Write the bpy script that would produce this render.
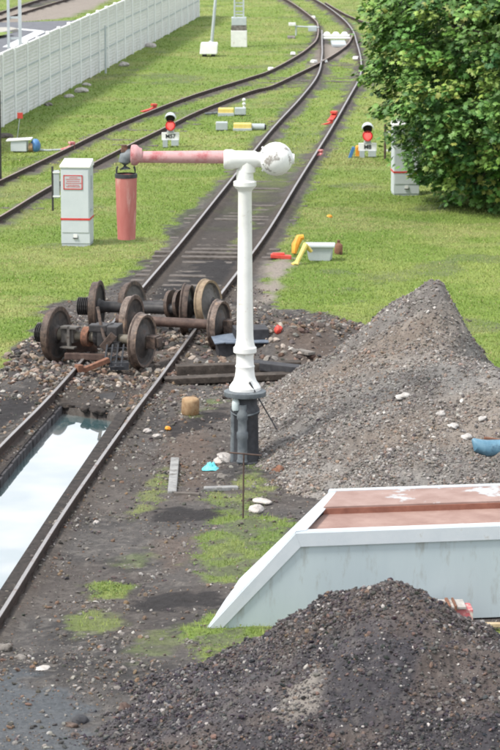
import bpy, math, random
import numpy as np
from mathutils import Vector, Matrix
random.seed(7); RNG = np.random.default_rng(11)
R = math.radians
for o in list(bpy.data.objects): bpy.data.objects.remove(o)
SC = bpy.context.scene
COL = SC.collection

# ------------------------------------------------------------------ camera
CAM_H, FPX = 9.1, 3100.0                 # camera height (m), focal length in photo pixels (500 x 750)
PITCH = math.atan(575.0 / FPX)
cd = bpy.data.cameras.new('camera'); cam = bpy.data.objects.new('camera', cd); COL.objects.link(cam)
cam.location = (0, 0, CAM_H); cam.rotation_euler = (math.pi/2 - PITCH, 0, 0)
cd.sensor_fit = 'VERTICAL'; cd.sensor_height = 36; cd.sensor_width = 24
cd.lens = FPX / 750 * 36; cd.clip_end = 6000; cd.clip_start = 0.5
cd.dof.use_dof = True; cd.dof.focus_distance = 43.5; cd.dof.aperture_fstop = 6.3
SC.camera = cam
# ------------------------------------------------------------------ world, sun, exposure
SUN_EL, SUN_AZ = 52, -62                 # azimuth: degrees from +Y towards +X, where the sun stands
w = bpy.data.worlds.new('World'); SC.world = w; w.use_nodes = True
nt = w.node_tree; nt.nodes.clear()
sky = nt.nodes.new('ShaderNodeTexSky'); sky.sky_type = 'NISHITA'; sky.sun_disc = False
sky.sun_elevation = R(SUN_EL); sky.sun_rotation = R(SUN_AZ); sky.air_density = 1.0; sky.dust_density = 2.0
tc = nt.nodes.new('ShaderNodeTexCoord'); mp = nt.nodes.new('ShaderNodeMapping'); mp.inputs['Scale'].default_value = (1, 1, 2.6); mp.inputs['Location'].default_value = (.3, .0, .1)
nz = nt.nodes.new('ShaderNodeTexNoise'); nz.inputs['Scale'].default_value = 2.2; nz.inputs['Detail'].default_value = 6
rp = nt.nodes.new('ShaderNodeValToRGB'); rp.color_ramp.elements[0].position = .30; rp.color_ramp.elements[1].position = .48
mx = nt.nodes.new('ShaderNodeMix'); mx.data_type = 'RGBA'
bg = nt.nodes.new('ShaderNodeBackground'); bg.inputs['Strength'].default_value = .10
wo = nt.nodes.new('ShaderNodeOutputWorld')
nt.links.new(tc.outputs['Generated'], mp.inputs['Vector']); nt.links.new(mp.outputs[0], nz.inputs['Vector'])
nt.links.new(nz.outputs['Fac'], rp.inputs[0]); nt.links.new(rp.outputs[0], mx.inputs[0])
nt.links.new(sky.outputs[0], mx.inputs[6]); mx.inputs[7].default_value = (8.0, 8.3, 8.8, 1)
nt.links.new(mx.outputs[2], bg.inputs[0]); nt.links.new(bg.outputs[0], wo.inputs[0])
sd = bpy.data.lights.new('sun', 'SUN'); sun = bpy.data.objects.new('sun', sd); COL.objects.link(sun)
sd.energy = 2.5; sd.angle = R(10); sd.color = (1, .95, .88)
a, e = R(SUN_AZ), R(SUN_EL)
sv = Vector((math.sin(a)*math.cos(e), math.cos(a)*math.cos(e)*-1, math.sin(e)))   # to the left and behind the camera
sky.sun_rotation = math.atan2(sv.x, sv.y)
sun.rotation_euler = sv.to_track_quat('Z', 'Y').to_euler()
SC.view_settings.view_transform = 'Standard'; SC.view_settings.look = 'None'
SC.view_settings.gamma = 1; SC.view_settings.exposure = 0.78; SC.view_settings.use_curve_mapping = False
SC.render.engine = 'CYCLES'; SC.cycles.max_bounces = 6; SC.cycles.use_denoising = True
SC.cycles.filter_width = 1.9

# ------------------------------------------------------------------ helpers
def G(px, py, z=0.0):
    """point of the plane at height z that the photo shows at (px, py)"""
    c, s = math.cos(PITCH), math.sin(PITCH)
    u, v = (px-250)/FPX, -(py-375)/FPX
    d = Vector((u, c + v*s, -s + v*c))
    t = (CAM_H - z) / -d.z
    return Vector((d.x*t, d.y*t, z))
def GZ(px, py, Y):
    """point at distance Y that the photo shows at (px, py)"""
    c, s = math.cos(PITCH), math.sin(PITCH)
    u, v = (px-250)/FPX, -(py-375)/FPX
    t = Y/(c + v*s)
    return Vector((u*t, Y, CAM_H + (-s + v*c)*t))
def hsh(ix, iy, seed):
    n = (ix.astype(np.int64)*374761393 + iy.astype(np.int64)*668265263 + seed*1442695041) & 0x7fffffff
    n = ((n ^ (n >> 13)) * 1274126177) & 0x7fffffff
    return ((n ^ (n >> 16)) & 0xffff) / 65535.0
def vnoise(x, y, seed=0):
    x = np.asarray(x, float); y = np.asarray(y, float)
    ix, iy = np.floor(x), np.floor(y); fx, fy = x-ix, y-iy
    fx = fx*fx*(3-2*fx); fy = fy*fy*(3-2*fy)
    a = hsh(ix, iy, seed); b = hsh(ix+1, iy, seed); c = hsh(ix, iy+1, seed); d = hsh(ix+1, iy+1, seed)
    return (a*(1-fx)+b*fx)*(1-fy) + (c*(1-fx)+d*fx)*fy
def fbm(x, y, sc, oct=4, seed=0):
    s = 0; amp = 1; tot = 0
    for i in range(oct):
        s = s + amp*vnoise(np.asarray(x)*sc+i*17.3, np.asarray(y)*sc-i*9.1, seed+i); tot += amp; amp *= .55; sc *= 2.07
    return s/tot
def sdist(poly, X, Y):
    """signed distance to a polygon, positive inside"""
    n = len(poly); d = np.full(X.shape, 1e9); ins = np.zeros(X.shape, bool)
    for i in range(n):
        ax, ay = poly[i][0], poly[i][1]; bx, by = poly[(i+1) % n][0], poly[(i+1) % n][1]
        ex, ey = bx-ax, by-ay; wx, wy = X-ax, Y-ay
        t = np.clip((wx*ex+wy*ey)/(ex*ex+ey*ey+1e-12), 0, 1)
        d = np.minimum(d, np.hypot(wx-ex*t, wy-ey*t))
        c = ((ay > Y) != (by > Y)) & (X < (bx-ax)*(Y-ay)/((by-ay) if by != ay else 1e-9)+ax)
        ins ^= c
    return np.where(ins, d, -d)
def ldist(pts, X, Y):
    d = np.full(X.shape, 1e9)
    for i in range(len(pts)-1):
        ax, ay = pts[i][0], pts[i][1]; bx, by = pts[i+1][0], pts[i+1][1]
        ex, ey = bx-ax, by-ay; wx, wy = X-ax, Y-ay
        t = np.clip((wx*ex+wy*ey)/(ex*ex+ey*ey+1e-12), 0, 1)
        d = np.minimum(d, np.hypot(wx-ex*t, wy-ey*t))
    return d
def sm(x, a, b):
    t = np.clip((x-a)/(b-a), 0, 1); return t*t*(3-2*t)
def GP(pts, z=0): return [G(x, y, z) for x, y in pts]

def np_mesh(name, V, F, mats, col=None, smooth=False):
    """V (n,3); F (m,k) one polygon size; col (n,3)"""
    me = bpy.data.meshes.new(name); n, m, k = len(V), len(F), F.shape[1]
    me.vertices.add(n); me.vertices.foreach_set('co', np.asarray(V, np.float32).ravel())
    me.loops.add(m*k); me.loops.foreach_set('vertex_index', np.asarray(F, np.int32).ravel())
    me.polygons.add(m); me.polygons.foreach_set('loop_start', np.arange(0, m*k, k, dtype=np.int32))
    me.polygons.foreach_set('loop_total', np.full(m, k, np.int32))
    me.polygons.foreach_set('use_smooth', np.full(m, smooth))
    me.update(calc_edges=True)
    if col is not None:
        at = me.color_attributes.new('Col', 'FLOAT_COLOR', 'POINT')
        c = np.ones((n, 4), np.float32); c[:, :3] = col; at.data.foreach_set('color', c.ravel())
    for mt in (mats if isinstance(mats, list) else [mats]): me.materials.append(mt)
    return me
def link(name, me, parent=None, loc=None):
    o = bpy.data.objects.new(name, me); COL.objects.link(o)
    if parent: o.parent = parent
    if loc is not None: o.location = loc
    return o
def thing(name, label, cat, loc=(0, 0, 0), rz=0, group=None, kind=None):
    o = bpy.data.objects.new(name, None); COL.objects.link(o)
    o.location = loc; o.rotation_euler = (0, 0, rz); o.empty_display_size = .2
    tag(o, label, cat, group, kind); return o
def tag(o, label=None, cat=None, group=None, kind=None):
    if label: o['label'] = label
    if cat: o['category'] = cat
    if group: o['group'] = group
    if kind: o['kind'] = kind
    return o
def children(o): return [c for c in bpy.data.objects if c.parent == o]
def dup(o, label=None, loc=None, rz=None, parent=None):
    kids = children(o); c = o.copy(); COL.objects.link(c)
    if parent: c.parent = parent
    if label: c['label'] = label
    if loc is not None: c.location = loc
    if rz is not None: c.rotation_euler = (0, 0, rz)
    for k in kids: dup(k, parent=c)
    return c

class MB:
    def __init__(s): s.v = []; s.f = []; s.m = []
    def add(s, vs, fs, mi=0):
        b = len(s.v); s.v += [tuple(v) for v in vs]; s.f += [tuple(b+i for i in f) for f in fs]; s.m += [mi]*len(fs); return s
    def box(s, c, size, rz=0, M=None, mi=0, taper=1.0):
        x, y, z = size[0]/2, size[1]/2, size[2]/2
        vs = [Vector((a*x*(taper if k > 0 else 1), b*y*(taper if k > 0 else 1), k*z)) for k in (-1, 1) for a, b in ((-1, -1), (1, -1), (1, 1), (-1, 1))]
        Q = (M or Matrix.Rotation(rz, 4, 'Z')); vs = [Q @ v + Vector(c) for v in vs]
        return s.add(vs, [(3, 2, 1, 0), (4, 5, 6, 7), (0, 1, 5, 4), (1, 2, 6, 5), (2, 3, 7, 6), (3, 0, 4, 7)], mi)
    def lathe(s, prof, M=None, n=24, mi=0, closed=False):
        """prof: (r, z) pairs about local Z"""
        M = M or Matrix(); vs = []
        for r, z in prof:
            for i in range(n):
                t = 2*math.pi*i/n; vs.append(M @ Vector((r*math.cos(t), r*math.sin(t), z)))
        fs = []; k = len(prof)
        for j in range(k if closed else k-1):
            j2 = (j+1) % k
            for i in range(n):
                i2 = (i+1) % n; fs.append((j*n+i, j*n+i2, j2*n+i2, j2*n+i))
        if not closed:
            fs.append(tuple(reversed(range(n)))); fs.append(tuple((k-1)*n+i for i in range(n)))
        return s.add(vs, fs, mi)
    def cyl(s, p0, p1, r0, r1=None, n=12, mi=0):
        p0, p1 = Vector(p0), Vector(p1); d = p1-p0; r1 = r0 if r1 is None else r1
        M = Matrix.Translation(p0) @ d.to_track_quat('Z', 'Y').to_matrix().to_4x4()
        return s.lathe([(r0, 0), (r1, d.length)], M, n, mi)
    def tube(s, pts, r, n=8, mi=0):
        pts = [Vector(p) for p in pts]; vs = []
        for i, p in enumerate(pts):
            d = (pts[min(i+1, len(pts)-1)]-pts[max(i-1, 0)]).normalized()
            q = d.to_track_quat('Z', 'Y'); rr = r[i] if isinstance(r, (list, tuple)) else r
            for k in range(n):
                t = 2*math.pi*k/n; vs.append(p + q @ Vector((rr*math.cos(t), rr*math.sin(t), 0)))
        fs = [(i*n+k, i*n+(k+1) % n, (i+1)*n+(k+1) % n, (i+1)*n+k) for i in range(len(pts)-1) for k in range(n)]
        fs += [tuple(reversed(range(n))), tuple((len(pts)-1)*n+k for k in range(n))]
        return s.add(vs, fs, mi)
    def prism(s, poly, z0, z1, mi=0):
        n = len(poly); vs = [(p[0], p[1], z0) for p in poly]+[(p[0], p[1], z1) for p in poly]
        fs = [tuple(reversed(range(n))), tuple(range(n, 2*n))]+[(i, (i+1) % n, n+(i+1) % n, n+i) for i in range(n)]
        return s.add(vs, fs, mi)
    def ball(s, c, r, n=16, mi=0, M=None):
        prof = [(max(1e-4, math.sin(math.pi*i/10)), -math.cos(math.pi*i/10)) for i in range(11)]
        rr = r if isinstance(r, (list, tuple)) else (r, r, r)
        Q = Matrix.Translation(Vector(c)) @ (M or Matrix()) @ Matrix.Diagonal((rr[0], rr[1], rr[2], 1))
        return s.lathe(prof, Q, n, mi)
    def build(s, name, mats, parent=None, smooth=False, bevel=0, world=False, auto=40):
        vs = s.v
        if world and parent is not None: L = Vector(parent.location); vs = [tuple(Vector(v)-L) for v in vs]
        me = bpy.data.meshes.new(name); me.from_pydata(vs, [], s.f)
        for m in (mats if isinstance(mats, list) else [mats]): me.materials.append(m)
        me.polygons.foreach_set('material_index', s.m)
        import bmesh
        b = bmesh.new(); b.from_mesh(me); bmesh.ops.recalc_face_normals(b, faces=b.faces)
        if bevel: 
            ed = [e for e in b.edges if len(e.link_faces) == 2 and e.calc_face_angle(0) > .6]
            bmesh.ops.bevel(b, geom=ed, offset=bevel, segments=2, affect='EDGES', profile=.6, clamp_overlap=True)
        if smooth:
            for f in b.faces: f.smooth = True
            for e in b.edges:
                if len(e.link_faces) == 2 and e.calc_face_angle(0) > R(auto): e.smooth = False
        b.to_mesh(me); b.free(); me.update()
        return link(name, me, parent)

def pm(name, c1, c2=None, sc=6, rough=.7, bump=.3, metal=0, c3=None, sc3=2, thr=.6, soft=.06, vcol=False, bdist=.01, spec=.4, streak=0, detail=8):
    """procedural principled material: two noise tones, optional patches of a third colour (rust, worn paint, moss)"""
    m = bpy.data.materials.new(name); m.use_nodes = True; n = m.node_tree.nodes; L = m.node_tree.links; n.clear()
    out = n.new('ShaderNodeOutputMaterial'); p = n.new('ShaderNodeBsdfPrincipled'); L.new(p.outputs[0], out.inputs[0])
    t = n.new('ShaderNodeTexCoord'); a = n.new('ShaderNodeTexNoise'); a.inputs['Scale'].default_value = sc; a.inputs['Detail'].default_value = detail
    a.inputs['Roughness'].default_value = .65
    src = t.outputs['Object']
    if streak:
        mpn = n.new('ShaderNodeMapping'); mpn.inputs['Scale'].default_value = (1, 1, 1/streak); L.new(src, mpn.inputs[0]); src = mpn.outputs[0]
    L.new(src, a.inputs['Vector'])
    r = n.new('ShaderNodeValToRGB'); r.color_ramp.elements[0].position = .33; r.color_ramp.elements[1].position = .68
    r.color_ramp.elements[0].color = (*c1, 1); r.color_ramp.elements[1].color = (*(c2 or c1), 1); L.new(a.outputs['Fac'], r.inputs[0])
    c = r.outputs[0]
    if vcol:
        at = n.new('ShaderNodeAttribute'); at.attribute_name = 'Col'
        mu = n.new('ShaderNodeMix'); mu.data_type = 'RGBA'; mu.blend_type = 'MULTIPLY'; mu.inputs[0].default_value = 1
        L.new(at.outputs['Color'], mu.inputs[6]); L.new(c, mu.inputs[7]); c = mu.outputs[2]
    if c3:
        b = n.new('ShaderNodeTexNoise'); b.inputs['Scale'].default_value = sc3; b.inputs['Detail'].default_value = 9; b.inputs['Roughness'].default_value = .7
        L.new(src, b.inputs['Vector'])
        mr = n.new('ShaderNodeMapRange'); mr.inputs[1].default_value = thr-soft; mr.inputs[2].default_value = thr+soft; L.new(b.outputs['Fac'], mr.inputs[0])
        mi = n.new('ShaderNodeMix'); mi.data_type = 'RGBA'; L.new(mr.outputs[0], mi.inputs[0]); L.new(c, mi.inputs[6]); mi.inputs[7].default_value = (*c3, 1); c = mi.outputs[2]
    L.new(c, p.inputs['Base Color']); p.inputs['Roughness'].default_value = rough; p.inputs['Metallic'].default_value = metal
    p.inputs['Specular IOR Level'].default_value = spec
    if bump:
        bn = n.new('ShaderNodeBump'); bn.inputs['Strength'].default_value = bump; bn.inputs['Distance'].default_value = bdist
        L.new(a.outputs['Fac'], bn.inputs['Height']); L.new(bn.outputs[0], p.inputs['Normal'])
    return m

M = dict(
 ground=pm('ground_mat', (.66,.66,.66), (1.2,1.18,1.16), 22, .93, .9, vcol=True, bdist=.035, spec=.25),
 stone=pm('stone_mat', (.75,.75,.75), (1.15,1.13,1.1), 30, .88, .3, vcol=True, spec=.3),
 leaf=pm('leaf_mat', (.92,.95,1.0), (1.22,1.24,1.3), 3, .5, 0, vcol=True, spec=.35),
 grass=pm('grass_mat', (1.05,1.02,1.05), (1.28,1.24,1.28), 2, .7, 0, vcol=True, spec=.2),
 bark=pm('bark_mat', (.07,.055,.04), (.14,.11,.085), 9, .9, .8, bdist=.03, streak=4),
 rail_side=pm('rail_rust', (.03,.02,.017), (.075,.05,.04), 12, .85, .4),
 rail_top=pm('rail_top', (.27,.255,.25), (.38,.36,.35), 20, .42, .1, metal=.6, c3=(.20,.13,.10), sc3=3, thr=.62),
 rail_dull=pm('rail_dull', (.22,.18,.16), (.33,.27,.24), 16, .6, .3, metal=.2, c3=(.30,.17,.12), sc3=4, thr=.6),
 sleeper=pm('sleeper_wood', (.06,.052,.046), (.15,.13,.115), 8, .9, .6, bdist=.02),
 oldwood=pm('old_timber', (.03,.024,.02), (.09,.072,.06), 7, .9, .7, bdist=.02, c3=(.15,.13,.11), sc3=5, thr=.62),
 concrete=pm('old_concrete', (.13,.115,.10), (.27,.25,.23), 9, .9, .6, bdist=.02, c3=(.07,.06,.05), sc3=4, thr=.56),
 curb=pm('pit_curb', (.016,.014,.013), (.055,.045,.04), 9, .9, .9, bdist=.04, c3=(.09,.07,.055), sc3=5, thr=.62),
 white=pm('white_paint', (.72,.72,.70), (.82,.82,.80), 5, .5, .1, c3=(.42,.34,.26), sc3=7, thr=.66, soft=.06),
 whitefl=pm('white_flaking', (.74,.74,.73), (.82,.82,.81), 6, .5, .15, c3=(.30,.28,.26), sc3=5, thr=.585, soft=.03),
 pink=pm('faded_red_pipe', (.52,.27,.28), (.62,.42,.42), 5, .65, .2, c3=(.40,.12,.13), sc3=5, thr=.56, soft=.10),
 bucket=pm('faded_red_bucket', (.38,.115,.10), (.48,.185,.16), 6, .7, .2, c3=(.56,.36,.32), sc3=7, thr=.60, soft=.07, streak=5),
 darkiron=pm('dark_iron', (.022,.024,.028), (.055,.058,.066), 9, .6, .3, c3=(.10,.08,.07), sc3=8, thr=.66),
 greyiron=pm('grey_iron', (.085,.10,.115), (.17,.19,.20), 8, .6, .3, c3=(.06,.06,.06), sc3=7, thr=.62),
 wheel=pm('rust_wheel', (.03,.022,.019), (.13,.09,.07), 14, .6, .6, c3=(.16,.10,.07), sc3=6, thr=.63),
 tread=pm('worn_tread', (.065,.047,.038), (.22,.165,.135), 14, .5, .5, metal=.1, c3=(.33,.23,.16), sc3=5, thr=.6),
 tread_pale=pm('pale_tread', (.20,.145,.095), (.33,.25,.16), 9, .6, .3, c3=(.15,.10,.07), sc3=6, thr=.62),
 web=pm('wheel_web', (.025,.022,.021), (.10,.088,.08), 7, .7, .3, c3=(.07,.045,.035), sc3=7, thr=.58),
 web_grey=pm('wheel_web_grey', (.07,.064,.06), (.17,.16,.145), 7, .7, .3, c3=(.07,.055,.045), sc3=7, thr=.6),
 axle=pm('axle_dark', (.02,.02,.021), (.06,.055,.055), 8, .55, .3),
 axle_rust=pm('axle_rust', (.045,.027,.023), (.12,.078,.062), 8, .7, .3),
 axle_grey=pm('axle_grey', (.08,.07,.055), (.19,.17,.13), 8, .6, .3),
 rust=pm('orange_rust', (.15,.07,.045), (.27,.13,.08), 10, .85, .4, c3=(.09,.05,.035), sc3=8, thr=.55),
 cab=pm('cabinet_paint', (.50,.545,.57), (.56,.60,.62), 3, .5, .05, c3=(.42,.43,.42), sc3=9, thr=.70),
 cabgrey=pm('grey_paint', (.36,.40,.42), (.44,.48,.49), 4, .55, .1, c3=(.28,.27,.25), sc3=8, thr=.68),
 red=pm('red_paint', (.50,.03,.03), (.62,.06,.05), 8, .5, .1, c3=(.35,.15,.12), sc3=9, thr=.68),
 redbox=pm('weathered_red', (.48,.10,.12), (.58,.2,.2), 9, .7, .2, c3=(.65,.6,.52), sc3=12, thr=.55),
 signgrey=pm('sign_plate', (.42,.43,.46), (.50,.52,.55), 12, .5, 0),
 yellow=pm('yellow_cover', (.68,.52,.12), (.74,.60,.22), 6, .55, .1, c3=(.5,.38,.15), sc3=8, thr=.66),
 orange=pm('orange_plastic', (.75,.26,.03), (.80,.42,.05), 9, .5, .1),
 blue=pm('blue_plastic', (.05,.16,.38), (.10,.24,.46), 6, .45, .1, c3=(.25,.35,.45), sc3=6, thr=.66),
 bag=pm('blue_sheet', (.07,.17,.25), (.15,.28,.37), 7, .45, .3, c3=(.04,.09,.14), sc3=5, thr=.6),
 cyan=pm('cyan_plastic', (.08,.50,.58), (.2,.62,.66), 12, .5, .2),
 hull=pm('light_grey_hull', (.46,.54,.57), (.52,.60,.62), 1.6, .5, .04, c3=(.34,.36,.34), sc3=5, thr=.62, soft=.08, streak=4),
 hullrim=pm('hull_rim', (.55,.60,.64), (.63,.67,.70), 4, .45, .06, c3=(.45,.45,.43), sc3=8, thr=.68),
 deck=pm('faded_red_deck', (.24,.145,.12), (.34,.23,.195), 3, .8, .15, c3=(.46,.42,.40), sc3=1.2, thr=.66, soft=.04),
 deckrust=pm('deck_step', (.20,.08,.055), (.30,.13,.09), 7, .8, .3),
 fence=pm('fence_panel', (.60,.61,.60), (.70,.70,.68), 2.5, .8, .2, c3=(.45,.45,.41), sc3=1.4, thr=.64, soft=.1),
 fpost=pm('fence_post', (.74,.76,.76), (.82,.83,.82), 4, .7, .1),
 asphalt=pm('asphalt', (.10,.105,.12), (.15,.155,.17), 3, .85, .1),
 kerb=pm('kerb_stone', (.32,.31,.28), (.42,.40,.36), 4, .85, .2),
 roadwhite=pm('road_paint', (.66,.68,.70), (.76,.77,.78), 6, .7, 0, c3=(.3,.3,.3), sc3=3, thr=.66),
 stoneblock=pm('tan_stone', (.24,.14,.07), (.44,.31,.18), 9, .85, .4, bdist=.02, c3=(.28,.15,.07), sc3=5, thr=.6),
 rockwhite=pm('white_rock', (.30,.27,.25), (.56,.53,.50), 10, .8, .5),
 bluetop=pm('slate_blue_sheet', (.12,.15,.20), (.20,.24,.29), 9, .4, .1),
 slate=pm('dark_box', (.02,.02,.024), (.05,.05,.055), 9, .7, .2),
 redrock=pm('red_plastic', (.55,.05,.04), (.65,.10,.07), 9, .5, .1),
 mast=pm('mast_steel', (.42,.47,.49), (.52,.56,.57), 5, .5, .1),
 black=pm('black_rubber', (.012,.012,.013), (.02,.02,.02), 9, .6, .1),
 bottle=pm('grey_glass', (.50,.58,.58), (.58,.66,.66), 9, .25, 0),
)
def emis(name, c, s):
    m = bpy.data.materials.new(name); m.use_nodes = True; p = m.node_tree.nodes['Principled BSDF']
    p.inputs['Base Color'].default_value = (*c, 1); p.inputs['Emission Color'].default_value = (*c, 1); p.inputs['Emission Strength'].default_value = s
    return m
M['lamp'] = emis('red_lamp_glass', (.95, .10, .09), .9)
def watermat():
    m = bpy.data.materials.new('pit_water'); m.use_nodes = True; n = m.node_tree.nodes; L = m.node_tree.links; p = n['Principled BSDF']
    p.inputs['Base Color'].default_value = (.17, .205, .215, 1); p.inputs['Roughness'].default_value = .03; p.inputs['IOR'].default_value = 1.6
    p.inputs['Specular IOR Level'].default_value = 1.0; p.inputs['Specular Tint'].default_value = (1, 1, 1, 1)
    p.inputs['Coat Weight'].default_value = 1; p.inputs['Coat IOR'].default_value = 1.6; p.inputs['Coat Roughness'].default_value = .02
    t = n.new('ShaderNodeTexCoord'); a = n.new('ShaderNodeTexNoise'); a.inputs['Scale'].default_value = 3; b = n.new('ShaderNodeBump')
    b.inputs['Strength'].default_value = .03; b.inputs['Distance'].default_value = .01
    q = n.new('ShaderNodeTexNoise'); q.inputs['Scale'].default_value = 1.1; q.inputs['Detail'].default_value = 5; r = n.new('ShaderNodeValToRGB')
    r.color_ramp.elements[0].position = .35; r.color_ramp.elements[0].color = (.07, .13, .14, 1); r.color_ramp.elements[1].position = .62; r.color_ramp.elements[1].color = (.25, .27, .27, 1)  # pale and dark cloud reflections painted into the water's base colour
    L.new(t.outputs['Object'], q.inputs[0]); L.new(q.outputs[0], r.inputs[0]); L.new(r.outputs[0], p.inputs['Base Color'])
    L.new(t.outputs['Object'], a.inputs[0]); L.new(a.outputs[0], b.inputs['Height']); L.new(b.outputs[0], p.inputs['Normal'])
    return m
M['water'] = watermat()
M['deck_up'] = pm('worn_red_deck', (.25,.16,.135), (.35,.25,.22), 3, .8, .15, c3=(.42,.43,.44), sc3=1.0, thr=.55, soft=.015)
M['slab'] = pm('pale_kerb', (.20,.20,.20), (.34,.34,.33), 9, .9, .6, bdist=.02, c3=(.10,.09,.08), sc3=5, thr=.58)
M['chalk'] = pm('chalk_stone', (.30,.28,.265), (.52,.50,.47), 10, .8, .5)

# ------------------------------------------------------------------ plan lines (rail heads, z = .15)
RH = .15
def smooth_path(pts, step=.5):
    P = [Vector(p) for p in pts]; P = [2*P[0]-P[1]]+P+[2*P[-1]-P[-2]]; out = []
    for i in range(1, len(P)-2):
        p0, p1, p2, p3 = P[i-1:i+3]; n = max(2, int((p2-p1).length/step))
        for k in range(n):
            t = k/n; out.append(.5*((2*p1)+(p2-p0)*t+(2*p0-5*p1+4*p2-p3)*t*t+(3*p1-p0-3*p2+p3)*t**3))
    out.append(P[-2]); return out
RL = {}
RL['main_l'] = smooth_path(GP([(-75,525),(0,446),(45,401),(80,362),(112,323),(145,284),(180,243),(225,187),(270,131),(302,96),(318,74),(322,55),(322,42),(322,30)], RH))
RL['main_r'] = smooth_path(GP([(-40,672),(0,614),(65,510),(130,417),(160,377),(190,336),(222,292),(265,235),(300,178),(330,130),(349,97),(360,76),(361,60),(357,43),(352,29),(340,16),(317,0),(275,-22)], RH))
RL['left_l'] = smooth_path(GP([(-60,206),(0,180),(65,149),(102,131),(142,114),(192,95),(250,77),(270,70),(296,56),(310,46),(317,38),(318,26),(313,18),(288,0),(250,-20)], RH))
RL['left_r'] = smooth_path(GP([(-60,249),(0,216),(50,186),(120,149),(165,127),(200,110),(250,91),(270,86),(296,74),(322,61),(340,50),(349,42),(353,33)], RH))
RL['cross'] = smooth_path(GP([(325,2),(348,15),(375,25),(410,36),(470,52)], RH))
RL['far_a'] = smooth_path(GP([(-60,31),(0,12),(40,-1),(90,-16)], RH))
RL['far_b'] = smooth_path(GP([(-60,38),(0,19),(62,0),(110,-14)], RH))
def coarse(k, step=4): p = RL[k]; return p[::step]+[p[-1]]

# ------------------------------------------------------------------ ground
pit_l = [(60,404),(30,438),(0,474),(-80,572)]           # top inner edge of left curb (photo points, z = 0)
pit_r = [(118,413),(108,428),(60,499),(9,577),(-50,668)]
PIT = GP(pit_l[:1]+pit_r)+GP(pit_l[::-1][:-1])
dirt = [GP([(-200,385),(0,372),(28,350),(42,312),(85,298),(120,281),(150,262),(168,240),(190,207),(222,180),(240,168),(262,138),(325,120),(315,150),(298,190),(282,235),(268,262),
            (270,300),(290,308),(330,316),(370,326),(430,335),(465,345),(485,365),(520,410),(800,480),(800,900),(-400,900),(-400,385)])]
greens = [(GP([(186,548),(205,522),(232,512),(262,515),(300,520),(290,560),(262,580),(240,586),(210,588),(184,568)]), .8),
          (GP([(178,634),(205,618),(235,612),(330,625),(300,640),(275,652),(238,672),(205,670),(186,660)]), 1.),
          (GP([(84,586),(104,582),(128,586),(124,597),(92,598)]), .9),
          (GP([(68,618),(95,610),(112,620),(110,634),(82,640)]), .55),
          (GP([(150,478),(166,466),(172,492),(160,506),(130,524),(128,510)]), .55),
          (GP([(245,465),(262,466),(272,490),(262,520),(228,520),(196,500),(200,487),(240,492)]), .6),
          (GP([(476,628),(540,626),(560,645),(490,646)]), .9),
          (GP([(130,640),(180,625),(190,650),(140,665)]), .35), (GP([(110,560),(150,545),(160,560),(120,575)]), .3),
          (GP([(175,410),(215,395),(225,402),(190,418)]), .45), (GP([(225,255),(245,215),(262,205),(250,235)]), .5), (GP([(310,60),(345,70),(335,120),(290,125)]), .7)]
coal = [GP([(125,603),(150,595),(215,594),(228,600),(215,609),(140,611)]), GP([(146,512),(175,507),(222,509),(226,518),(200,523),(155,521)]),
        GP([(165,428),(195,416),(225,408),(232,415),(200,430),(172,436)]), GP([(150,300),(200,260),(235,255),(240,285),(200,300)]), GP([(0,398),(40,400),(30,412),(0,425)])]
damp = GP([(-80,680),(20,672),(90,690),(130,712),(120,760),(-80,800)])
rusty = [GP([(150,540),(200,535),(200,560),(160,575)]), GP([(60,372),(120,350),(200,345),(180,375),(140,390),(70,395)]), GP([(185,395),(225,470),(190,500),(160,450)]), GP([(270,320),(340,330),(330,365),(280,370)])]
soot = GP([(150,300),(130,280),(165,245),(225,190),(262,140),(305,140),(290,200),(262,262),(240,300),(200,330)])
soot2 = GP([(40,372),(120,372),(165,350),(185,365),(150,400),(112,414),(60,405),(20,400)])
pale = [GP([(322,45),(350,40),(345,58),(300,70)]), GP([(-150,35),(-100,25),(60,4),(110,-15),(135,-12),(75,18),(-100,32)]), GP([(262,262),(300,255),(285,300),(255,310)])]
mounds = [(G(292,352), 1.35, 1.9, .42), (G(250,322), 1.0, 1.4, .22), (G(345,345), .9, 1.3, .25), (G(30,385), .7, 1.0, .14), (G(110,385), .5, 1.0, .10), (G(20,352), .6, 1.0, .12), (G(235,470), .6, .8, .06), (G(180,312), .9, 1.6, .10)]
for q in (6,):
    pass
def ground_h(X, Y):
    h = (fbm(X, Y, .35, 3, 3)-.5)*.10 + (fbm(X, Y, 3.0, 4, 8)-.5)*.05
    h = h*sm(Y, 20, 35)
    near = 1-sm(Y, 60, 75)
    h = h + (fbm(X, Y, 9, 3, 21)-.5)*.035*near
    for c, rx, ry, hh in mounds:
        d = np.sqrt(((X-c.x)/rx)**2+((Y-c.y)/ry)**2)
        h = h + hh*(1-sm(d, 0, 1))*(.65+.7*fbm(X, Y, 2.2, 3, 31))
    # rails sit clear of the ground
    for k in ('main_l', 'main_r', 'left_l', 'left_r', 'cross', 'far_a', 'far_b'):
        d = ldist(coarse(k), X, Y); h = np.where(d < .5, h*sm(d, .0, .5) + .05*(1-sm(d, .06, .30))*(d > .03), h)
    sd = sdist(PIT, X, Y)
    h = np.where(sd > -.25, np.where(sd > 0, -.7, h-.03), h)
    return h
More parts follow.
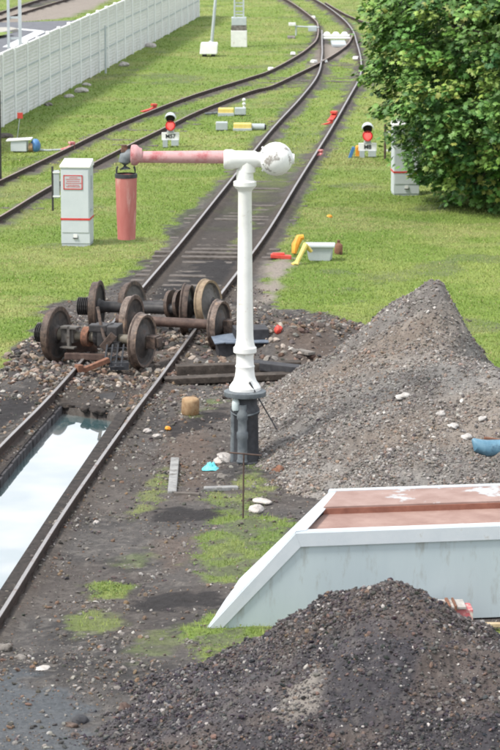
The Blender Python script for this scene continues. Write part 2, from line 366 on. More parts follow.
def masks(X, Y):
    n1 = fbm(X, Y, 1.1, 5, 41); n2 = fbm(X, Y, 4.5, 4, 51)
    g = np.ones(X.shape)
    sd = sdist(dirt[0], X, Y) + (n1-.5)*.9 + (n2-.5)*.5
    g = 1-sm(sd, -.15, .12)
    for poly, a in greens:
        s = sdist(poly, X, Y)+(n1-.5)*.45+(n2-.5)*.5
        g = np.maximum(g, a*sm(s, -.06, .16)*(.35+.65*sm(n2+.5*n1, .55, .80)))
    g = np.maximum(g, .85*sm(Y+(n1-.5)*16, 66, 86))
    # worn strips beside the rails
    for k, wd in (('main_l', .42), ('main_r', .42), ('left_l', .36), ('left_r', .36), ('far_a', .9), ('far_b', .9)):
        d = ldist(coarse(k), X, Y)+(n2-.5)*.5+(n1-.5)*.4; g = g*sm(d, wd*.3, wd)
    g = g*(1-.4*sm(fbm(X, Y, .5, 4, 61), .63, .74))
    for p in pale: g = g*(1-sm(sdist(p, X, Y)+(n1-.5)*.8, -.1, .3))
    return np.clip(g, 0, 1), n1, n2
def lerp(a, b, t): return a*(1-t[..., None])+np.array(b)*t[..., None]
def ground_col(X, Y):
    g, n1, n2 = masks(X, Y); n3 = fbm(X, Y, 11, 3, 71); n4 = fbm(X, Y, .45, 3, 81)
    c = lerp(np.zeros(X.shape+(3,))+np.array((.090,.084,.081)), (.052,.049,.049), sm(n1, .35, .65))
    c = lerp(c, (.19,.175,.16), .5*sm(n3, .54, .72)); c = lerp(c, (.12,.10,.088), .4*sm(n4, .45, .65))
    for p in rusty: c = lerp(c, (.15,.108,.085), .45*sm(sdist(p, X, Y)+(n2-.5)*.5, -.15, .2))
    for p in pale: c = lerp(c, (.33,.29,.25), .75*sm(sdist(p, X, Y)+(n1-.5)*.8, -.2, .3))
    for p in (soot, soot2): c = lerp(c, (.058,.05,.045), .75*sm(sdist(p, X, Y)+(n1-.5)*.8+(n2-.5)*.5, -.1, .3))
    for p in coal: c = lerp(c, (.028,.026,.027), .9*sm(sdist(p, X, Y)+(n2-.5)*.4+(n3-.5)*.4+(n1-.5)*.2, -.06, .06))
    c = lerp(c, (.10,.115,.13), .7*sm(sdist(damp, X, Y)+(n1-.5)*1.6+(n2-.5)*.6, 0., .3))
    for k in ('main_l', 'main_r', 'left_l', 'left_r'):
        d = ldist(coarse(k), X, Y); c = lerp(c, (.10,.078,.062), .4*(1-sm(d, .1, .3)))
    gc = lerp(np.zeros(X.shape+(3,))+np.array((.165,.240,.05)), (.225,.280,.075), sm(n1, .3, .75))
    gc = lerp(gc, (.13,.215,.04), .45*sm(fbm(X, Y, .22, 3, 141), .45, .62)); gc = lerp(gc, (.30,.30,.13), .5*sm(n4, .5, .68)*sm(n2, .35, .65)); gc = lerp(gc, (.125,.185,.045), .4*sm(n2, .52, .75))
    return lerp(c, 0, g*0) * (1-g[..., None]) + gc*g[..., None]
def axis(segs):
    out = []
    for a, b, st in segs: out += list(np.arange(a, b, st))
    return np.array(out+[segs[-1][1]])
xs = axis([(-1500,-300,200), (-300,-60,30), (-60,-20,5), (-20,-5,.25), (-5,5,.045), (5,14,.25), (14,40,3), (40,300,30), (300,1500,200)])
ys = axis([(-1200,0,200), (0,26,2), (26,57,.045), (57,80,.12), (80,160,.3), (160,300,4), (300,3000,150)])
GX, GY = np.meshgrid(xs, ys)
GH = ground_h(GX, GY); GC = ground_col(GX, GY)
V = np.stack([GX, GY, GH], -1).reshape(-1, 3); nx, ny = len(xs), len(ys)
ii = (np.arange(ny-1)[:, None]*nx+np.arange(nx-1)[None]).ravel()
F = np.stack([ii, ii+1, ii+nx+1, ii+nx], 1)
tag(link('ground', np_mesh('ground', V, F, M['ground'], GC.reshape(-1, 3), True)), kind='structure')

# water, road, gravel bank
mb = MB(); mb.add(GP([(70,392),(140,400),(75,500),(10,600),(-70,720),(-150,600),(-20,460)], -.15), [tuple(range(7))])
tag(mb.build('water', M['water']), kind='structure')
mb = MB(); mb.add(GP([(-260,36),(-120,28),(0,22.5),(70,20.5),(84,19),(118,38),(60,78),(-260,150)], .045), [tuple(range(8))])
tag(mb.build('road', M['asphalt']), kind='structure')
mb = MB()
for p, q in (((14,28.6),(41,31)), ((41,31),(8,47))):
    A, B = G(*p, .05), G(*q, .05); d = (B-A).normalized(); n_ = Vector((-d.y, d.x, 0))*.22
    if p[0] == 41: A = A + d*.25
    mb.add([A-n_, A+n_, B+n_, B-n_], [(0, 1, 2, 3)])
tag(mb.build('road_marking', M['roadwhite']), kind='structure')
mb = MB(); P = GP([(-260,34),(-100,32.5),(12,31),(18,32.5),(0,36.5),(-60,44),(-260,60)]); mb.prism(P, .0, .16)
tag(mb.build('kerb', M['kerb'], bevel=.02), kind='structure')
mb = MB(); P2 = GP([(-250,36),(-100,33.6),(9,31.9),(13,32.4),(0,35.6),(-60,42.5),(-250,56)], .165); mb.add(P2, [tuple(range(7))])
vergecol = pm('verge_grass', (.12,.19,.03), (.2,.26,.06), 1.5, .9, .3); tag(mb.build('verge', vergecol), kind='structure')

# ------------------------------------------------------------------ railway tracks
def rail(path, parent, top='rail_top', name='rail'):
    prof = [(-.065,-.15),(.065,-.15),(.065,-.138),(.010,-.12),(.010,-.035),(.028,-.026),(.028,-.005),(.023,0),(-.023,0),(-.028,-.005),(-.028,-.026),(-.010,-.035),(-.010,-.12),(-.065,-.138)]
    n = len(prof); mb = MB(); vs = []
    for i, p in enumerate(path):
        d = (path[min(i+1, len(path)-1)]-path[max(i-1, 0)]); d.z = 0; d.normalize(); s = Vector((d.y, -d.x, 0))
        for a, b in prof: vs.append(p+s*a+Vector((0, 0, b)))
    base = 0; fs = []; mi = []
    for i in range(len(path)-1):
        for k in range(n):
            k2 = (k+1) % n; fs.append((i*n+k, i*n+k2, (i+1)*n+k2, (i+1)*n+k)); mi.append(1 if k in (7,) else 0)
    fs += [tuple(range(n)), tuple((len(path)-1)*n+k for k in range(n))]; mi += [0, 0]
    mb.add(vs, fs); mb.m = mi
    return mb.build(name, [M['rail_side'], M[top]], parent, world=True)
def sleepers(pa, pb, parent, s0, s1, step=.62, z=.01, wid=2.5, jitter=.02):
    """sleepers square to the centre line between two rail paths, for distances s0..s1 in Y"""
    ya = np.array([p.y for p in pa]); xa = np.array([p.x for p in pa]); yb = np.array([p.y for p in pb]); xb = np.array([p.x for p in pb])
    y = s0; me = None
    while y < s1:
        x = (np.interp(y, ya, xa)+np.interp(y, yb, xb))/2; x2 = (np.interp(y+.5, ya, xa)+np.interp(y+.5, yb, xb))/2
        an = math.atan2(-(x2-x), .5)
        if me is None:
            mb = MB(); mb.box((0, 0, 0), (wid, .24, .14)); o = mb.build('sleeper', M['sleeper'], parent, bevel=.012); me = o.data
        else: o = link('sleeper', me, parent)
        o.location = Vector((x+random.uniform(-.04, .04), y, z-.07+random.uniform(-jitter, jitter)))-Vector(parent.location); o.rotation_euler = (random.uniform(-.01, .01), random.uniform(-.01, .01), an+random.uniform(-.03, .03))
        y += step
T = thing('railway_track', 'main curved railway track running past the water crane over the flooded pit', 'railway track', G(250,260), group='railway tracks across the yard')
for k in ('main_l', 'main_r'): rail(RL[k], T)
sleepers(RL['main_l'], RL['main_r'], T, 54, 64, z=.012, jitter=.022); sleepers(RL['main_l'], RL['main_r'], T, 64.2, 118, step=.62, z=-.012, jitter=.02)
T = thing('railway_track', 'narrower looking branch track curving from far switch to left edge, sunk in grass', 'railway track', G(150,122), group='railway tracks across the yard')
for k in ('left_l', 'left_r'): rail(RL[k], T, 'rail_dull')
sleepers(RL['left_l'], RL['left_r'], T, 70, 117, step=.62, z=-.022, jitter=.02)
T = thing('railway_track', 'rusty track in top left corner beyond the white fence and road', 'railway track', G(20,12), group='railway tracks across the yard')
for k in ('far_a', 'far_b'): rail(RL[k], T, 'rail_dull')
T = thing('single_rail', 'thin dark rail crossing the grass from the far track towards the tree', 'rail', G(375,25), group='railway tracks across the yard')
rail(RL['cross'], T, 'rail_dull')
# far switch pieces: white cover with three domes between the rails, and stretcher rod
c = G(336,37.5); t = thing('switch_cover', 'white cover beam with three rounded humps between rails of the far switch', 'switch cover', c)
S_ = 237.5/9.1
mb = MB(); mb.box((0, 0, .06), (28/S_, .35, .10)); mb.build('beam', M['white'], t, bevel=.02)
for k in (-1, 0, 1):
    mb = MB(); mb.ball((k*9/S_, .2, .12), (.13, .2, .09)); mb.build('hump', M['white'], t, smooth=True)
mb = MB(); mb.box((0, -1.3, .07), (28/S_, .2, .07)); mb.build('tie_bar', M['white'], t, bevel=.02)
mb = MB(); mb.box((0, -3.6, .04), (.55, 2.2, .1)); mb.build('plate', M['cabgrey'], t, bevel=.02)
c = G(296,36); t = thing('point_lever', 'pale T shaped point lever left of the far switch', 'point lever', c)
mb = MB(); mb.cyl((0, 0, 0), (0, 0, .42), .03); mb.cyl((-.05, 0, .38), (.9, 0, .33), .03); mb.build('rod', M['mast'], t)
mb = MB(); mb.box((-.15, 0, .46), (.28, .2, .12)); mb.build('weight', M['white'], t, bevel=.02)
mb = MB(); mb.box((.65, .1, .28), (.34, .3, .2)); mb.build('motor_box', M['mast'], t, bevel=.02)
mb = MB(); mb.box((-.2, -1.2, .03), (.3, .8, .1)); mb.build('foot_plate', M['concrete'], t, bevel=.02)
for i, ((x, y), lb) in enumerate([((293,55.5),'white rail joint marker on the outer rail of branch track'), ((271,71),'pale clamp on rail where branch track leaves the switch'), ((314,63.5),'whitish fastening left of the switch frog'), ((324,63.5),'whitish fastening right of the switch frog'), ((356,60),'whitish fastening beside right rail of far switch'), ((313,19),'white marker stone on outer rail near top edge')]):
    c = G(x, y); mb = MB(); mb.box((0, 0, .08), (.2, .22, .1), rz=.3*i, taper=.8)
    tag(mb.build('rail_clamp', M['white'], bevel=.02), lb, 'rail fastening', 'pale fastenings round the far switch').location = c
# red rail shoes
def shoe(px, py, rz, s, m, label):
    t = thing('rail_shoe', label, 'rail shoe', G(px, py), rz, 'red rail shoes and wedges by the rails')
    mb = MB(); mb.add([(-.3*s, -.09*s, 0), (.3*s, -.09*s, 0), (.3*s, .09*s, 0), (-.3*s, .09*s, 0), (.3*s, -.09*s, .24*s), (.3*s, .09*s, .24*s), (-.3*s, -.09*s, .04*s), (-.3*s, .09*s, .04*s), (.05*s, -.09*s, .12*s), (.05*s, .09*s, .12*s)],
        [(0, 1, 2, 3), (0, 6, 8, 4, 1), (3, 2, 5, 9, 7), (1, 4, 5, 2), (0, 3, 7, 6), (6, 7, 9, 8), (8, 9, 5, 4)]); mb.build('wedge', m, t, bevel=.01)
    mb = MB(); mb.box((.22*s, 0, .26*s), (.2*s, .2*s, .08*s)); mb.build('stop_block', m, t, bevel=.01)
shoe(148.5, 112, .4, .8, M['redrock'], 'bright red rail shoe on outer rail of branch track')
shoe(66, 150.5, .5, .75, M['redbox'], 'dull reddish shoe on branch rail near left cabinet')
shoe(332, 121, 1.25, .9, M['redrock'], 'bright red shoe between rails below the far switch')
shoe(319, 157, 1.2, .6, M['redbox'], 'dull red shoe beside right rail of main track')
shoe(327, 125, .2, .55, M['redrock'], 'small red wedge just left of the bright red shoe')

# ------------------------------------------------------------------ pit edges
T = thing('pit_edging', 'dark blockwork edging round the flooded pit between the rails', 'pit edging', G(30,440))
def strip(line, wd, side, z0, z1):
    P = [G(x, y) for x, y in line]; out = []
    for i, p in enumerate(P):
        d = (P[min(i+1, len(P)-1)]-P[max(i-1, 0)]).normalized(); out.append(p+Vector((d.y, -d.x, 0))*wd*side)
    return P, out
P, Q = strip(pit_l, .33, 1, 0, 0); mb = MB()
for i in range(len(P)-1): mb.prism([P[i], P[i+1], Q[i+1], Q[i]], -.6, .0)
mb.build('curb', M['curb'], T, world=True)
mb = MB(); L_ = smooth_path([p for p in P], .3)
for i in range(len(L_)-1):
    a_, b_ = L_[i], L_[i+1]; d = (b_-a_).normalized(); c = (a_+b_)/2 + Vector((-d.y, d.x, 0))*.012
    mb.box(c+Vector((0, 0, -.09-random.uniform(0, .015))), ((b_-a_).length-.05, .05+random.uniform(0, .02), .15), rz=math.atan2(d.y, d.x))
mb.build('blockwork', pm('wall_block', (.03,.028,.03), (.085,.08,.085), 7, .85, .5), T, world=True, bevel=.01)
P, Q = strip(pit_r, .17, -1, 0, 0); mb = MB()
for i in range(len(P)-1): mb.prism([P[i], P[i+1], Q[i+1], Q[i]], -.6, .015)
mb.build('curb', M['curb'], T, world=True)
mb = MB(); A = GP([(56,402),(122,411),(125,404),(62,395)]); mb.prism(A, -.6, -.04); mb.build('end_wall', M['curb'], T, world=True)

# ------------------------------------------------------------------ stones
ICO_V = None
def ico():
    t = (1+5**.5)/2; v = np.array([(-1,t,0),(1,t,0),(-1,-t,0),(1,-t,0),(0,-1,t),(0,1,t),(0,-1,-t),(0,1,-t),(t,0,-1),(t,0,1),(-t,0,-1),(-t,0,1)], float)
    v /= np.linalg.norm(v[0])
    f = np.array([(0,11,5),(0,5,1),(0,1,7),(0,7,10),(0,10,11),(1,5,9),(5,11,4),(11,10,2),(10,7,6),(7,1,8),(3,9,4),(3,4,2),(3,2,6),(3,6,8),(3,8,9),(4,9,5),(2,4,11),(6,2,10),(8,6,7),(9,8,1)])
    return v, f
ICOV, ICOF = ico()
def rand_rot(n, tilt=math.pi):
    a = RNG.uniform(0, 2*math.pi, n); b = RNG.uniform(-tilt, tilt, n); c = RNG.uniform(-tilt, tilt, n)
    ca, sa, cb, sb, cc, sc_ = np.cos(a), np.sin(a), np.cos(b), np.sin(b), np.cos(c), np.sin(c)
    Z = np.zeros(n); O = np.ones(n)
    Rz = np.stack([ca,-sa,Z,sa,ca,Z,Z,Z,O], 1).reshape(n,3,3); Rx = np.stack([O,Z,Z,Z,cb,-sb,Z,sb,cb], 1).reshape(n,3,3); Ry = np.stack([cc,Z,sc_,Z,O,Z,-sc_,Z,cc], 1).reshape(n,3,3)
    return Rz @ Rx @ Ry
def inst(TV, TF, P, Rm, S, C, jit=0, aniso=None):
    n = len(P); k = len(TV); vt = np.repeat(TV[None], n, 0)
    if jit: vt = vt*(1+RNG.uniform(-jit, jit, (n, k, 1)))
    if aniso is not None: vt = vt*aniso[:, None]
    vt = np.einsum('nij,nkj->nki', Rm, vt)*S[:, None, None]+P[:, None]
    F = (TF[None]+(np.arange(n)*k)[:, None, None]).reshape(-1, TF.shape[1])
    return vt.reshape(-1, 3), F, np.repeat(C, k, 0)
def stones(P, S, C):
    n = len(P); an = np.stack([RNG.uniform(.8, 1.3, n), RNG.uniform(.6, 1, n), RNG.uniform(.4, .8, n)], 1)
    return inst(ICOV, ICOF, P, rand_rot(n, .9), S, C, .22, an)
def pick(pal, n, wts=None, var=.18):
    pal = np.array(pal); c = pal[RNG.choice(len(pal), n, p=wts)]
    return np.clip(c*(1+RNG.uniform(-var, var, (n, 1)))+RNG.uniform(-.008, .008, (n, 3)), .01, .9)
def boulder(name, px, py, s, m, label, cat='stone', group=None, z=0, sq=(1.2, .9, .6), seed=0):
    rr = np.random.default_rng(seed+int(px*7+py)); v, f = ICOV, ICOF
    import bmesh
    b = bmesh.new(); bmesh.ops.create_icosphere(b, subdivisions=3, radius=1)
    off = rr.uniform(0, 50)
    for vv in b.verts:
        p = vv.co; d = 1+.32*(float(vnoise(p.x*1.6+off+9, p.y*1.6+p.z*1.3+off, 5))-.5)*2+.12*(float(vnoise(p.x*5+off, p.z*5+p.y*4+off, 6))-.5)
        vv.co = Vector((p.x*d*sq[0], p.y*d*sq[1], p.z*d*sq[2]))*s
    me = bpy.data.meshes.new(name); b.to_mesh(me); b.free(); me.materials.append(m)
    o = link(name, me); p = G(px, py, z); o.location = (p.x, p.y, p.z+s*sq[2]*.45); o.rotation_euler = (0, 0, rr.uniform(0, 6)); tag(o, label, cat, group); return o

# ------------------------------------------------------------------ gravel heaps
def heap(name, label, cat, cones, bounds, res, nst, pal, wts, srange, colf, sharp=.09, noiseamp=(.10, .05)):
    x0, x1, y0, y1 = bounds
    def H(X, Y):
        k = 14.0; acc = np.zeros(X.shape)
        wx = X+(fbm(X, Y, .9, 3, 7)-.5)*.35; wy = Y+(fbm(X, Y, .9, 3, 17)-.5)*.35
        for cx, cy, hh, sx, sy, rnd in cones:     # height, side slopes as run lengths
            sl = np.where(wx < cx, sx[0], sx[1]); sl2 = np.where(wy < cy, sy[0], sy[1])
            d = np.sqrt(((wx-cx)/sl)**2+((wy-cy)/sl2)**2+rnd**2)-rnd
            acc = acc+np.exp(k*hh*(1-d))
        h = np.log(acc+np.exp(k*-.12))/k
        h = h+(fbm(X, Y, 1.6, 4, 27)-.5)*noiseamp[0]+(fbm(X, Y, 7, 4, 37)-.5)*noiseamp[1]
        return h-.02
    gx = np.arange(x0, x1, res); gy = np.arange(y0, y1, res); X, Y = np.meshgrid(gx, gy); Hh = H(X, Y)
    edge = np.minimum(np.minimum(X-x0, x1-X), np.minimum(Y-y0, y1-Y)); Hh = np.where(edge < .15, -.25, Hh)
    V = np.stack([X, Y, Hh], -1).reshape(-1, 3); nx, ny = len(gx), len(gy)
    ii = (np.arange(ny-1)[:, None]*nx+np.arange(nx-1)[None]).ravel(); F = np.stack([ii, ii+1, ii+nx+1, ii+nx], 1)
    F = np.concatenate([F[:, [0, 1, 2]], F[:, [0, 2, 3]]]); C = colf(X, Y, Hh).reshape(-1, 3)
    keep = (V[F][:, :, 2].max(1) > -.16); F = F[keep]
    px_, py_ = RNG.uniform(x0+.1, x1-.1, nst*2), RNG.uniform(y0+.1, y1-.1, nst*2); hz = H(px_, py_)
    ok = (hz > -.05) & (RNG.random(nst*2) < .35+1.3*sm(fbm(px_, py_, 1.7, 3, 131), .4, .6)); px_, py_, hz = px_[ok][:nst], py_[ok][:nst], hz[ok][:nst]; n = len(px_)
    S = srange[0]*np.exp(RNG.exponential(.42, n))*np.where(hz < .35, 1.25, 1); S = np.minimum(S, srange[1])
    base = colf(px_, py_, hz); sc = pick(pal, n, wts); mixf = RNG.uniform(.5, 1, (n, 1)); sc = base*(1-mixf)*1.1+sc*mixf
    SV, SF, SCc = stones(np.stack([px_, py_, hz+S*.25], 1), S, sc)
    o = link(name, np_mesh(name, np.concatenate([V, SV]), np.concatenate([F, SF+len(V)]), M['stone'], np.concatenate([C, SCc])))
    tag(o, label, cat); return o, H
def colA(X, Y, Hh):
    n1 = fbm(X, Y, 1.2, 4, 91); n2 = fbm(X, Y, 9, 3, 92); n3 = fbm(X, Y, .55, 3, 93)
    c = lerp(np.zeros(X.shape+(3,))+np.array((.20,.19,.18)), (.13,.12,.113), sm(n1, .4, .65)); c = lerp(c, (.32,.30,.28), .4*sm(n2, .55, .75)); return lerp(c, (.22,.17,.13), .4*sm(n3, .5, .65))
pk = GZ(440, 283, 46.8)
conesA = [(pk.x, 46.8, pk.z+.02, (2.3, 1.05), (2.6, 2.2), .10), (pk.x-.5, 46.4, pk.z-.5, (2.0, 1.5), (2.4, 2.2), .2),
          (pk.x-.25, 44.6, 1.12, (2.2, 2.3), (3.4, 2.0), .35), (pk.x+.9, 43.6, .98, (1.8, 2.8), (2.6, 2.2), .4), (pk.x+2.6, 43.4, .95, (2.2, 2.2), (2.4, 2.0), .4),
          (pk.x-1.3, 42.9, .55, (1.15, 1.5), (1.8, 1.9), .4), (pk.x+.1, 41.4, .42, (2.0, 2.5), (1.5, 2.0), .5), (pk.x-1.55, 44.8, .75, (1.1, 1.5), (1.5, 1.5), .3)]
heapA, HA = heap('gravel_heap', 'large grey brown gravel heap with a pointed peak behind the grey steel cover', 'gravel heap', conesA, (-.3, 7.5, 37.2, 50.2), .04, 115000,
     [(.24,.225,.212), (.16,.14,.128), (.42,.40,.38), (.08,.074,.072), (.26,.185,.145), (.60,.58,.55)], [.42, .24, .10, .13, .10, .01], (.0068, .034), colA, noiseamp=(.26, .10))
def colB(X, Y, Hh):
    n1 = fbm(X, Y, 1.3, 4, 95); n2 = fbm(X, Y, 8, 3, 96); n3 = fbm(X, Y, .9, 3, 97)
    c = lerp(np.zeros(X.shape+(3,))+np.array((.072,.066,.072)), (.046,.043,.049), sm(n1, .4, .6)); c = lerp(c, (.11,.085,.07), .5*sm(n3, .48, .60)); c = lerp(c, (.15,.135,.125), .35*sm(n2, .58, .75))
    g = G(303, 694, .62); d = np.hypot((X-g.x-.15*(Y-g.y))/.26, (Y-g.y)/.5)+(n2-.5)*.8; return lerp(c, (.23,.21,.19), .8*(1-sm(d, .5, 1.1)))
pk2 = GZ(394, 588, 30.3)
conesB = [(pk2.x-.38, 30.3, pk2.z-.14, (1.5, 1.5), (2.0, 2.1), .18), (pk2.x+.0, 29.6, 1.1, (1.9, 1.9), (2.0, 2.0), .3), (pk2.x-.05, 30.3, pk2.z+.06, (1.95, 1.45), (2.2, 2.1), .14), (pk2.x+.22, 30.2, pk2.z-.03, (1.7, 1.45), (2.0, 2.1), .2), (pk2.x-.75, 29.7, .78, (1.5, 1.5), (1.7, 2.3), .35), (pk2.x-1.6, 29.4, .30, (1.1, 1.6), (1.5, 1.6), .4),
          (pk2.x+1.0, 29.2, .8, (1.5, 1.6), (1.5, 1.8), .4)]
heapB, HB = heap('coal_heap', 'dark heap of coal and cinders in the foreground before the grey steel cover', 'coal heap', conesB, (-2.2, 5.0, 26.6, 33.6), .03, 100000,
     [(.062,.058,.064), (.095,.086,.085), (.20,.19,.19), (.022,.021,.026), (.17,.115,.09), (.48,.45,.43)], [.31, .22, .13, .24, .075, .025], (.0064, .032), colB, noiseamp=(.28, .12))

# loose stones on the ground (nobody could count them)
n = 120000
yy = 28+(RNG.random(n)**1.25)*30; xx = RNG.uniform(-1, 1, n)*(yy*.083+.3)
g, n1, n2 = masks(xx, yy); hz = ground_h(xx, yy); bare = (RNG.random(n) > g*1.3) & (hz > -.2)
clump = fbm(xx, yy, 1.3, 3, 101); ok = bare & (RNG.random(n) < (.22+.9*sm(clump, .42, .70))*(.45+.55*sm(yy, 38, 46)))
cz = np.zeros(n, bool)
for p in coal: cz |= (sdist(p, xx, yy) > 0) & (RNG.random(n) < .85)
ok &= ~cz
xx, yy, hz = xx[ok], yy[ok], hz[ok]; n = len(xx)
rub = np.exp(-((yy-50.5)/3.5)**2)*np.where(xx < 4.5, 1, 0)*np.where(xx > 1.2, sm(yy, 50, 51.5), 1)
S = (.0065+.0035*rub+.0001*(yy-28))*np.exp(RNG.exponential(.5+.22*rub, n)); S = np.minimum(S, .035+.035*rub)
C = pick([(.20,.185,.17), (.11,.095,.085), (.30,.285,.27), (.17,.115,.08), (.42,.40,.37), (.07,.065,.062)], n, [.32, .30, .07, .14, .015, .155])
C = np.where((RNG.random(n) < rub*.45)[:, None], pick([(.27,.215,.175), (.16,.11,.085), (.36,.31,.27), (.11,.085,.07)], n), C)
SV, SF, SCc = stones(np.stack([xx, yy, hz+S*.2], 1), S, C)
tag(link('gravel', np_mesh('gravel', SV, SF, M['stone'], SCc)), 'loose stones and cinders scattered over bare ground', kind='stuff')

# ------------------------------------------------------------------ grass
def blades(n, yr, wd, hgt, mfun, pw=1.0, seed=0):
    yy = yr[0]+(RNG.random(n)**pw)*(yr[1]-yr[0]); xx = RNG.uniform(-1, 1, n)*(yy*.0835+.5)
    g, n1, n2 = masks(xx, yy); ok = RNG.random(n) < mfun(g, n1, n2, xx, yy)
    xx, yy, g = xx[ok], yy[ok], g[ok]; n = len(xx)
    for c_ in (): pass
    hz = ground_h(xx, yy); a = RNG.uniform(0, 2*math.pi, n); H_ = hgt*RNG.uniform(.4, 1.3, n)*(.5+.5*g); W_ = wd*RNG.uniform(.6, 1.4, n)
    dx, dy = np.cos(a)*W_/2, np.sin(a)*W_/2; lx, ly = RNG.normal(0, .45, n)*H_, RNG.normal(0, .45, n)*H_
    V = np.stack([np.stack([xx-dx, yy-dy, hz-.01], 1), np.stack([xx+dx, yy+dy, hz-.01], 1), np.stack([xx+lx, yy+ly, hz+H_], 1)], 1).reshape(-1, 3)
    m1 = fbm(xx, yy, 1.1, 5, 41); m4 = fbm(xx, yy, .45, 3, 81)
    c = lerp(np.zeros((n, 3))+np.array((.165,.245,.048)), (.24,.30,.08), sm(m1, .35, .7)); c = lerp(c, (.13,.215,.04), .45*sm(fbm(xx, yy, .22, 3, 141), .45, .62)); c = lerp(c, (.34,.32,.15), .6*sm(m4, .5, .68))
    c = c*RNG.uniform(.82, 1.18, (n, 1)); c = np.where((RNG.random(n) < .035)[:, None], np.array((.36,.31,.16)), c)
    return V, np.arange(3*n).reshape(-1, 3), np.repeat(c, 3, 0)
parts_ = [blades(110000, (30, 50), .010, .055, lambda g, a, b, x, y: sm(g, .25, .9)),
          blades(260000, (48, 80), .022, .032, lambda g, a, b, x, y: sm(g, .3, .8)*.9, 1.2),
          blades(170000, (78, 150), .045, .035, lambda g, a, b, x, y: sm(g, .3, .8)*.8, 1.2)]
off = 0; VV, FF, CC = [], [], []
for v_, f_, c_ in parts_: VV.append(v_); FF.append(f_+off); CC.append(c_); off += len(v_)
tag(link('grass', np_mesh('grass', np.concatenate(VV), np.concatenate(FF), M['grass'], np.concatenate(CC))), 'short green and yellowish grass over the railway yard', kind='stuff')
# broad leaved weeds
WV = np.array([(0,0,0), (.25,.45,.12), (0,1,.05), (-.25,.45,.12)], float); WF = np.array([(0,1,2,3)])
wp = []
for poly, k in ((greens[1][0], 520), (greens[0][0], 420), (greens[2][0], 260), (greens[5][0], 300), (greens[4][0], 160)):
    xs_ = [p.x for p in poly]; ys_ = [p.y for p in poly]
    X = RNG.uniform(min(xs_), max(xs_), k*2); Y = RNG.uniform(min(ys_), max(ys_), k*2); s = sdist(poly, X, Y) > .02; wp += list(zip(X[s][:k], Y[s][:k]))
wp = np.array(wp); n = len(wp); hz = ground_h(wp[:, 0], wp[:, 1])
V_, F_, C_ = inst(WV, WF, np.stack([wp[:, 0], wp[:, 1], hz+.02], 1), rand_rot(n, .6), RNG.uniform(.018, .045, n), pick([(.10,.16,.025), (.14,.19,.04), (.075,.13,.02), (.17,.19,.055)], n))
tag(link('weeds', np_mesh('weeds', V_, F_, M['leaf'], C_)), 'low leafy weeds growing in the green patches near the steel cover', kind='stuff')

# ------------------------------------------------------------------ water crane
base = G(245, 463); BY = base.y
def P3(x, y): return GZ(x, y, BY)-base            # local point in the plane of the crane
t = thing('water_crane', 'tall white water crane with pink arm, ball end and hanging red spout', 'water crane', base)
S0 = FPX/BY*math.cos(0)                           # px per metre there
k_ = lambda px: px/S0
zz = lambda y: P3(245, y).z
mb = MB(); mb.lathe([(k_(16.5), -.1), (k_(16.5), .03), (k_(14.8), .05), (k_(14.5), zz(452)), (k_(14), zz(450)), (k_(13.6), zz(415)), (k_(15), zz(413)), (k_(15), zz(408)), (k_(12.5), zz(405)), (k_(12.5), zz(394))], n=32)
mb.build('pedestal', M['darkiron'], t, smooth=True)
mb = MB(); mb.lathe([(k_(5.6), .0), (k_(6.2), .02), (k_(5.2), .06), (k_(5.2), zz(440)), (k_(6), zz(438)), (k_(6), zz(433)), (k_(4.8), zz(431)), (k_(4.8), zz(421)), (k_(5.8), zz(419)), (k_(5.8), zz(414)), (k_(4.5), zz(411)), (k_(4.5), zz(405))], Matrix.Translation((k_(-2.5), -k_(12), .04)), n=20)
mb.build('standpipe', M['greyiron'], t, smooth=True)
for sx in (-13.5, ):
    mb = MB(); mb.cyl((k_(sx+2), -k_(5), -.05), (k_(sx+2), -k_(5), zz(412)), k_(3.8), k_(3.0)); mb.build('side_pipe', M['greyiron'], t, smooth=True)
mb = MB(); mb.lathe([(k_(21), zz(395.5)), (k_(21.5), zz(394)), (k_(21.5), zz(391)), (k_(19), zz(390)), (k_(14), zz(389.5))], n=36); mb.build('flange', M['greyiron'], t, smooth=True)
prof = [(16, 390), (16.2, 387), (14.5, 384), (12, 381), (10.2, 376), (9.6, 371), (9.4, 368), (10, 366), (9, 364), (8.8, 356), (9.2, 354), (11.8, 352), (11.8, 347.5), (10.2, 346), (9.0, 341), (8.5, 335), (7.9, 300), (7.3, 250), (6.9, 192),
        (7.6, 190), (10.2, 187.5), (11.6, 185.5), (11.6, 181.5), (8.8, 180), (8.4, 170)]
mb = MB(); mb.lathe([(k_(r_), zz(y_)) for r_, y_ in prof], n=32); mb.build('column', M['white'], t, smooth=True, auto=30)
def xcyl(mb, pts, yc, n=24):                      # lathe about the arm axis: pts of (x px, radius px)
    c = P3(pts[0][0], yc); Q = Matrix.Translation(c) @ Matrix.Rotation(math.pi/2, 4, 'Y')
    mb.lathe([(k_(r_), k_(x_-pts[0][0])) for x_, r_ in pts], Q, n)
mb = MB(); xcyl(mb, [(223.5, 6), (224, 9.2), (226, 10.2), (232, 10.2), (235, 9), (255, 8.8), (258, 7.2), (262, 7.5), (264, 9)], 159.5)
mb.cyl(P3(247, 172), P3(247, 160), k_(8.6)); mb.build('tee_joint', M['white'], t, smooth=True)
c = P3(276, 159); mb = MB(); mb.ball(c, k_(17.2), n=28, M=Matrix.Rotation(1.2, 4, 'Y')); mb.cyl(c+Vector((k_(8), 0, 0)), c+Vector((k_(18.5), 0, 0)), k_(9), k_(5)); mb.build('ball_counterweight', M['whitefl'], t, smooth=True)
for k in range(6):
    mb = MB(); an = k*math.pi/3+.3; mb.ball(c+Vector((k_(-13.5), math.cos(an)*k_(11.5), math.sin(an)*k_(11.5))), k_(1.2), n=6)
    mb.build('bolt', M['whitefl'], t, smooth=True)
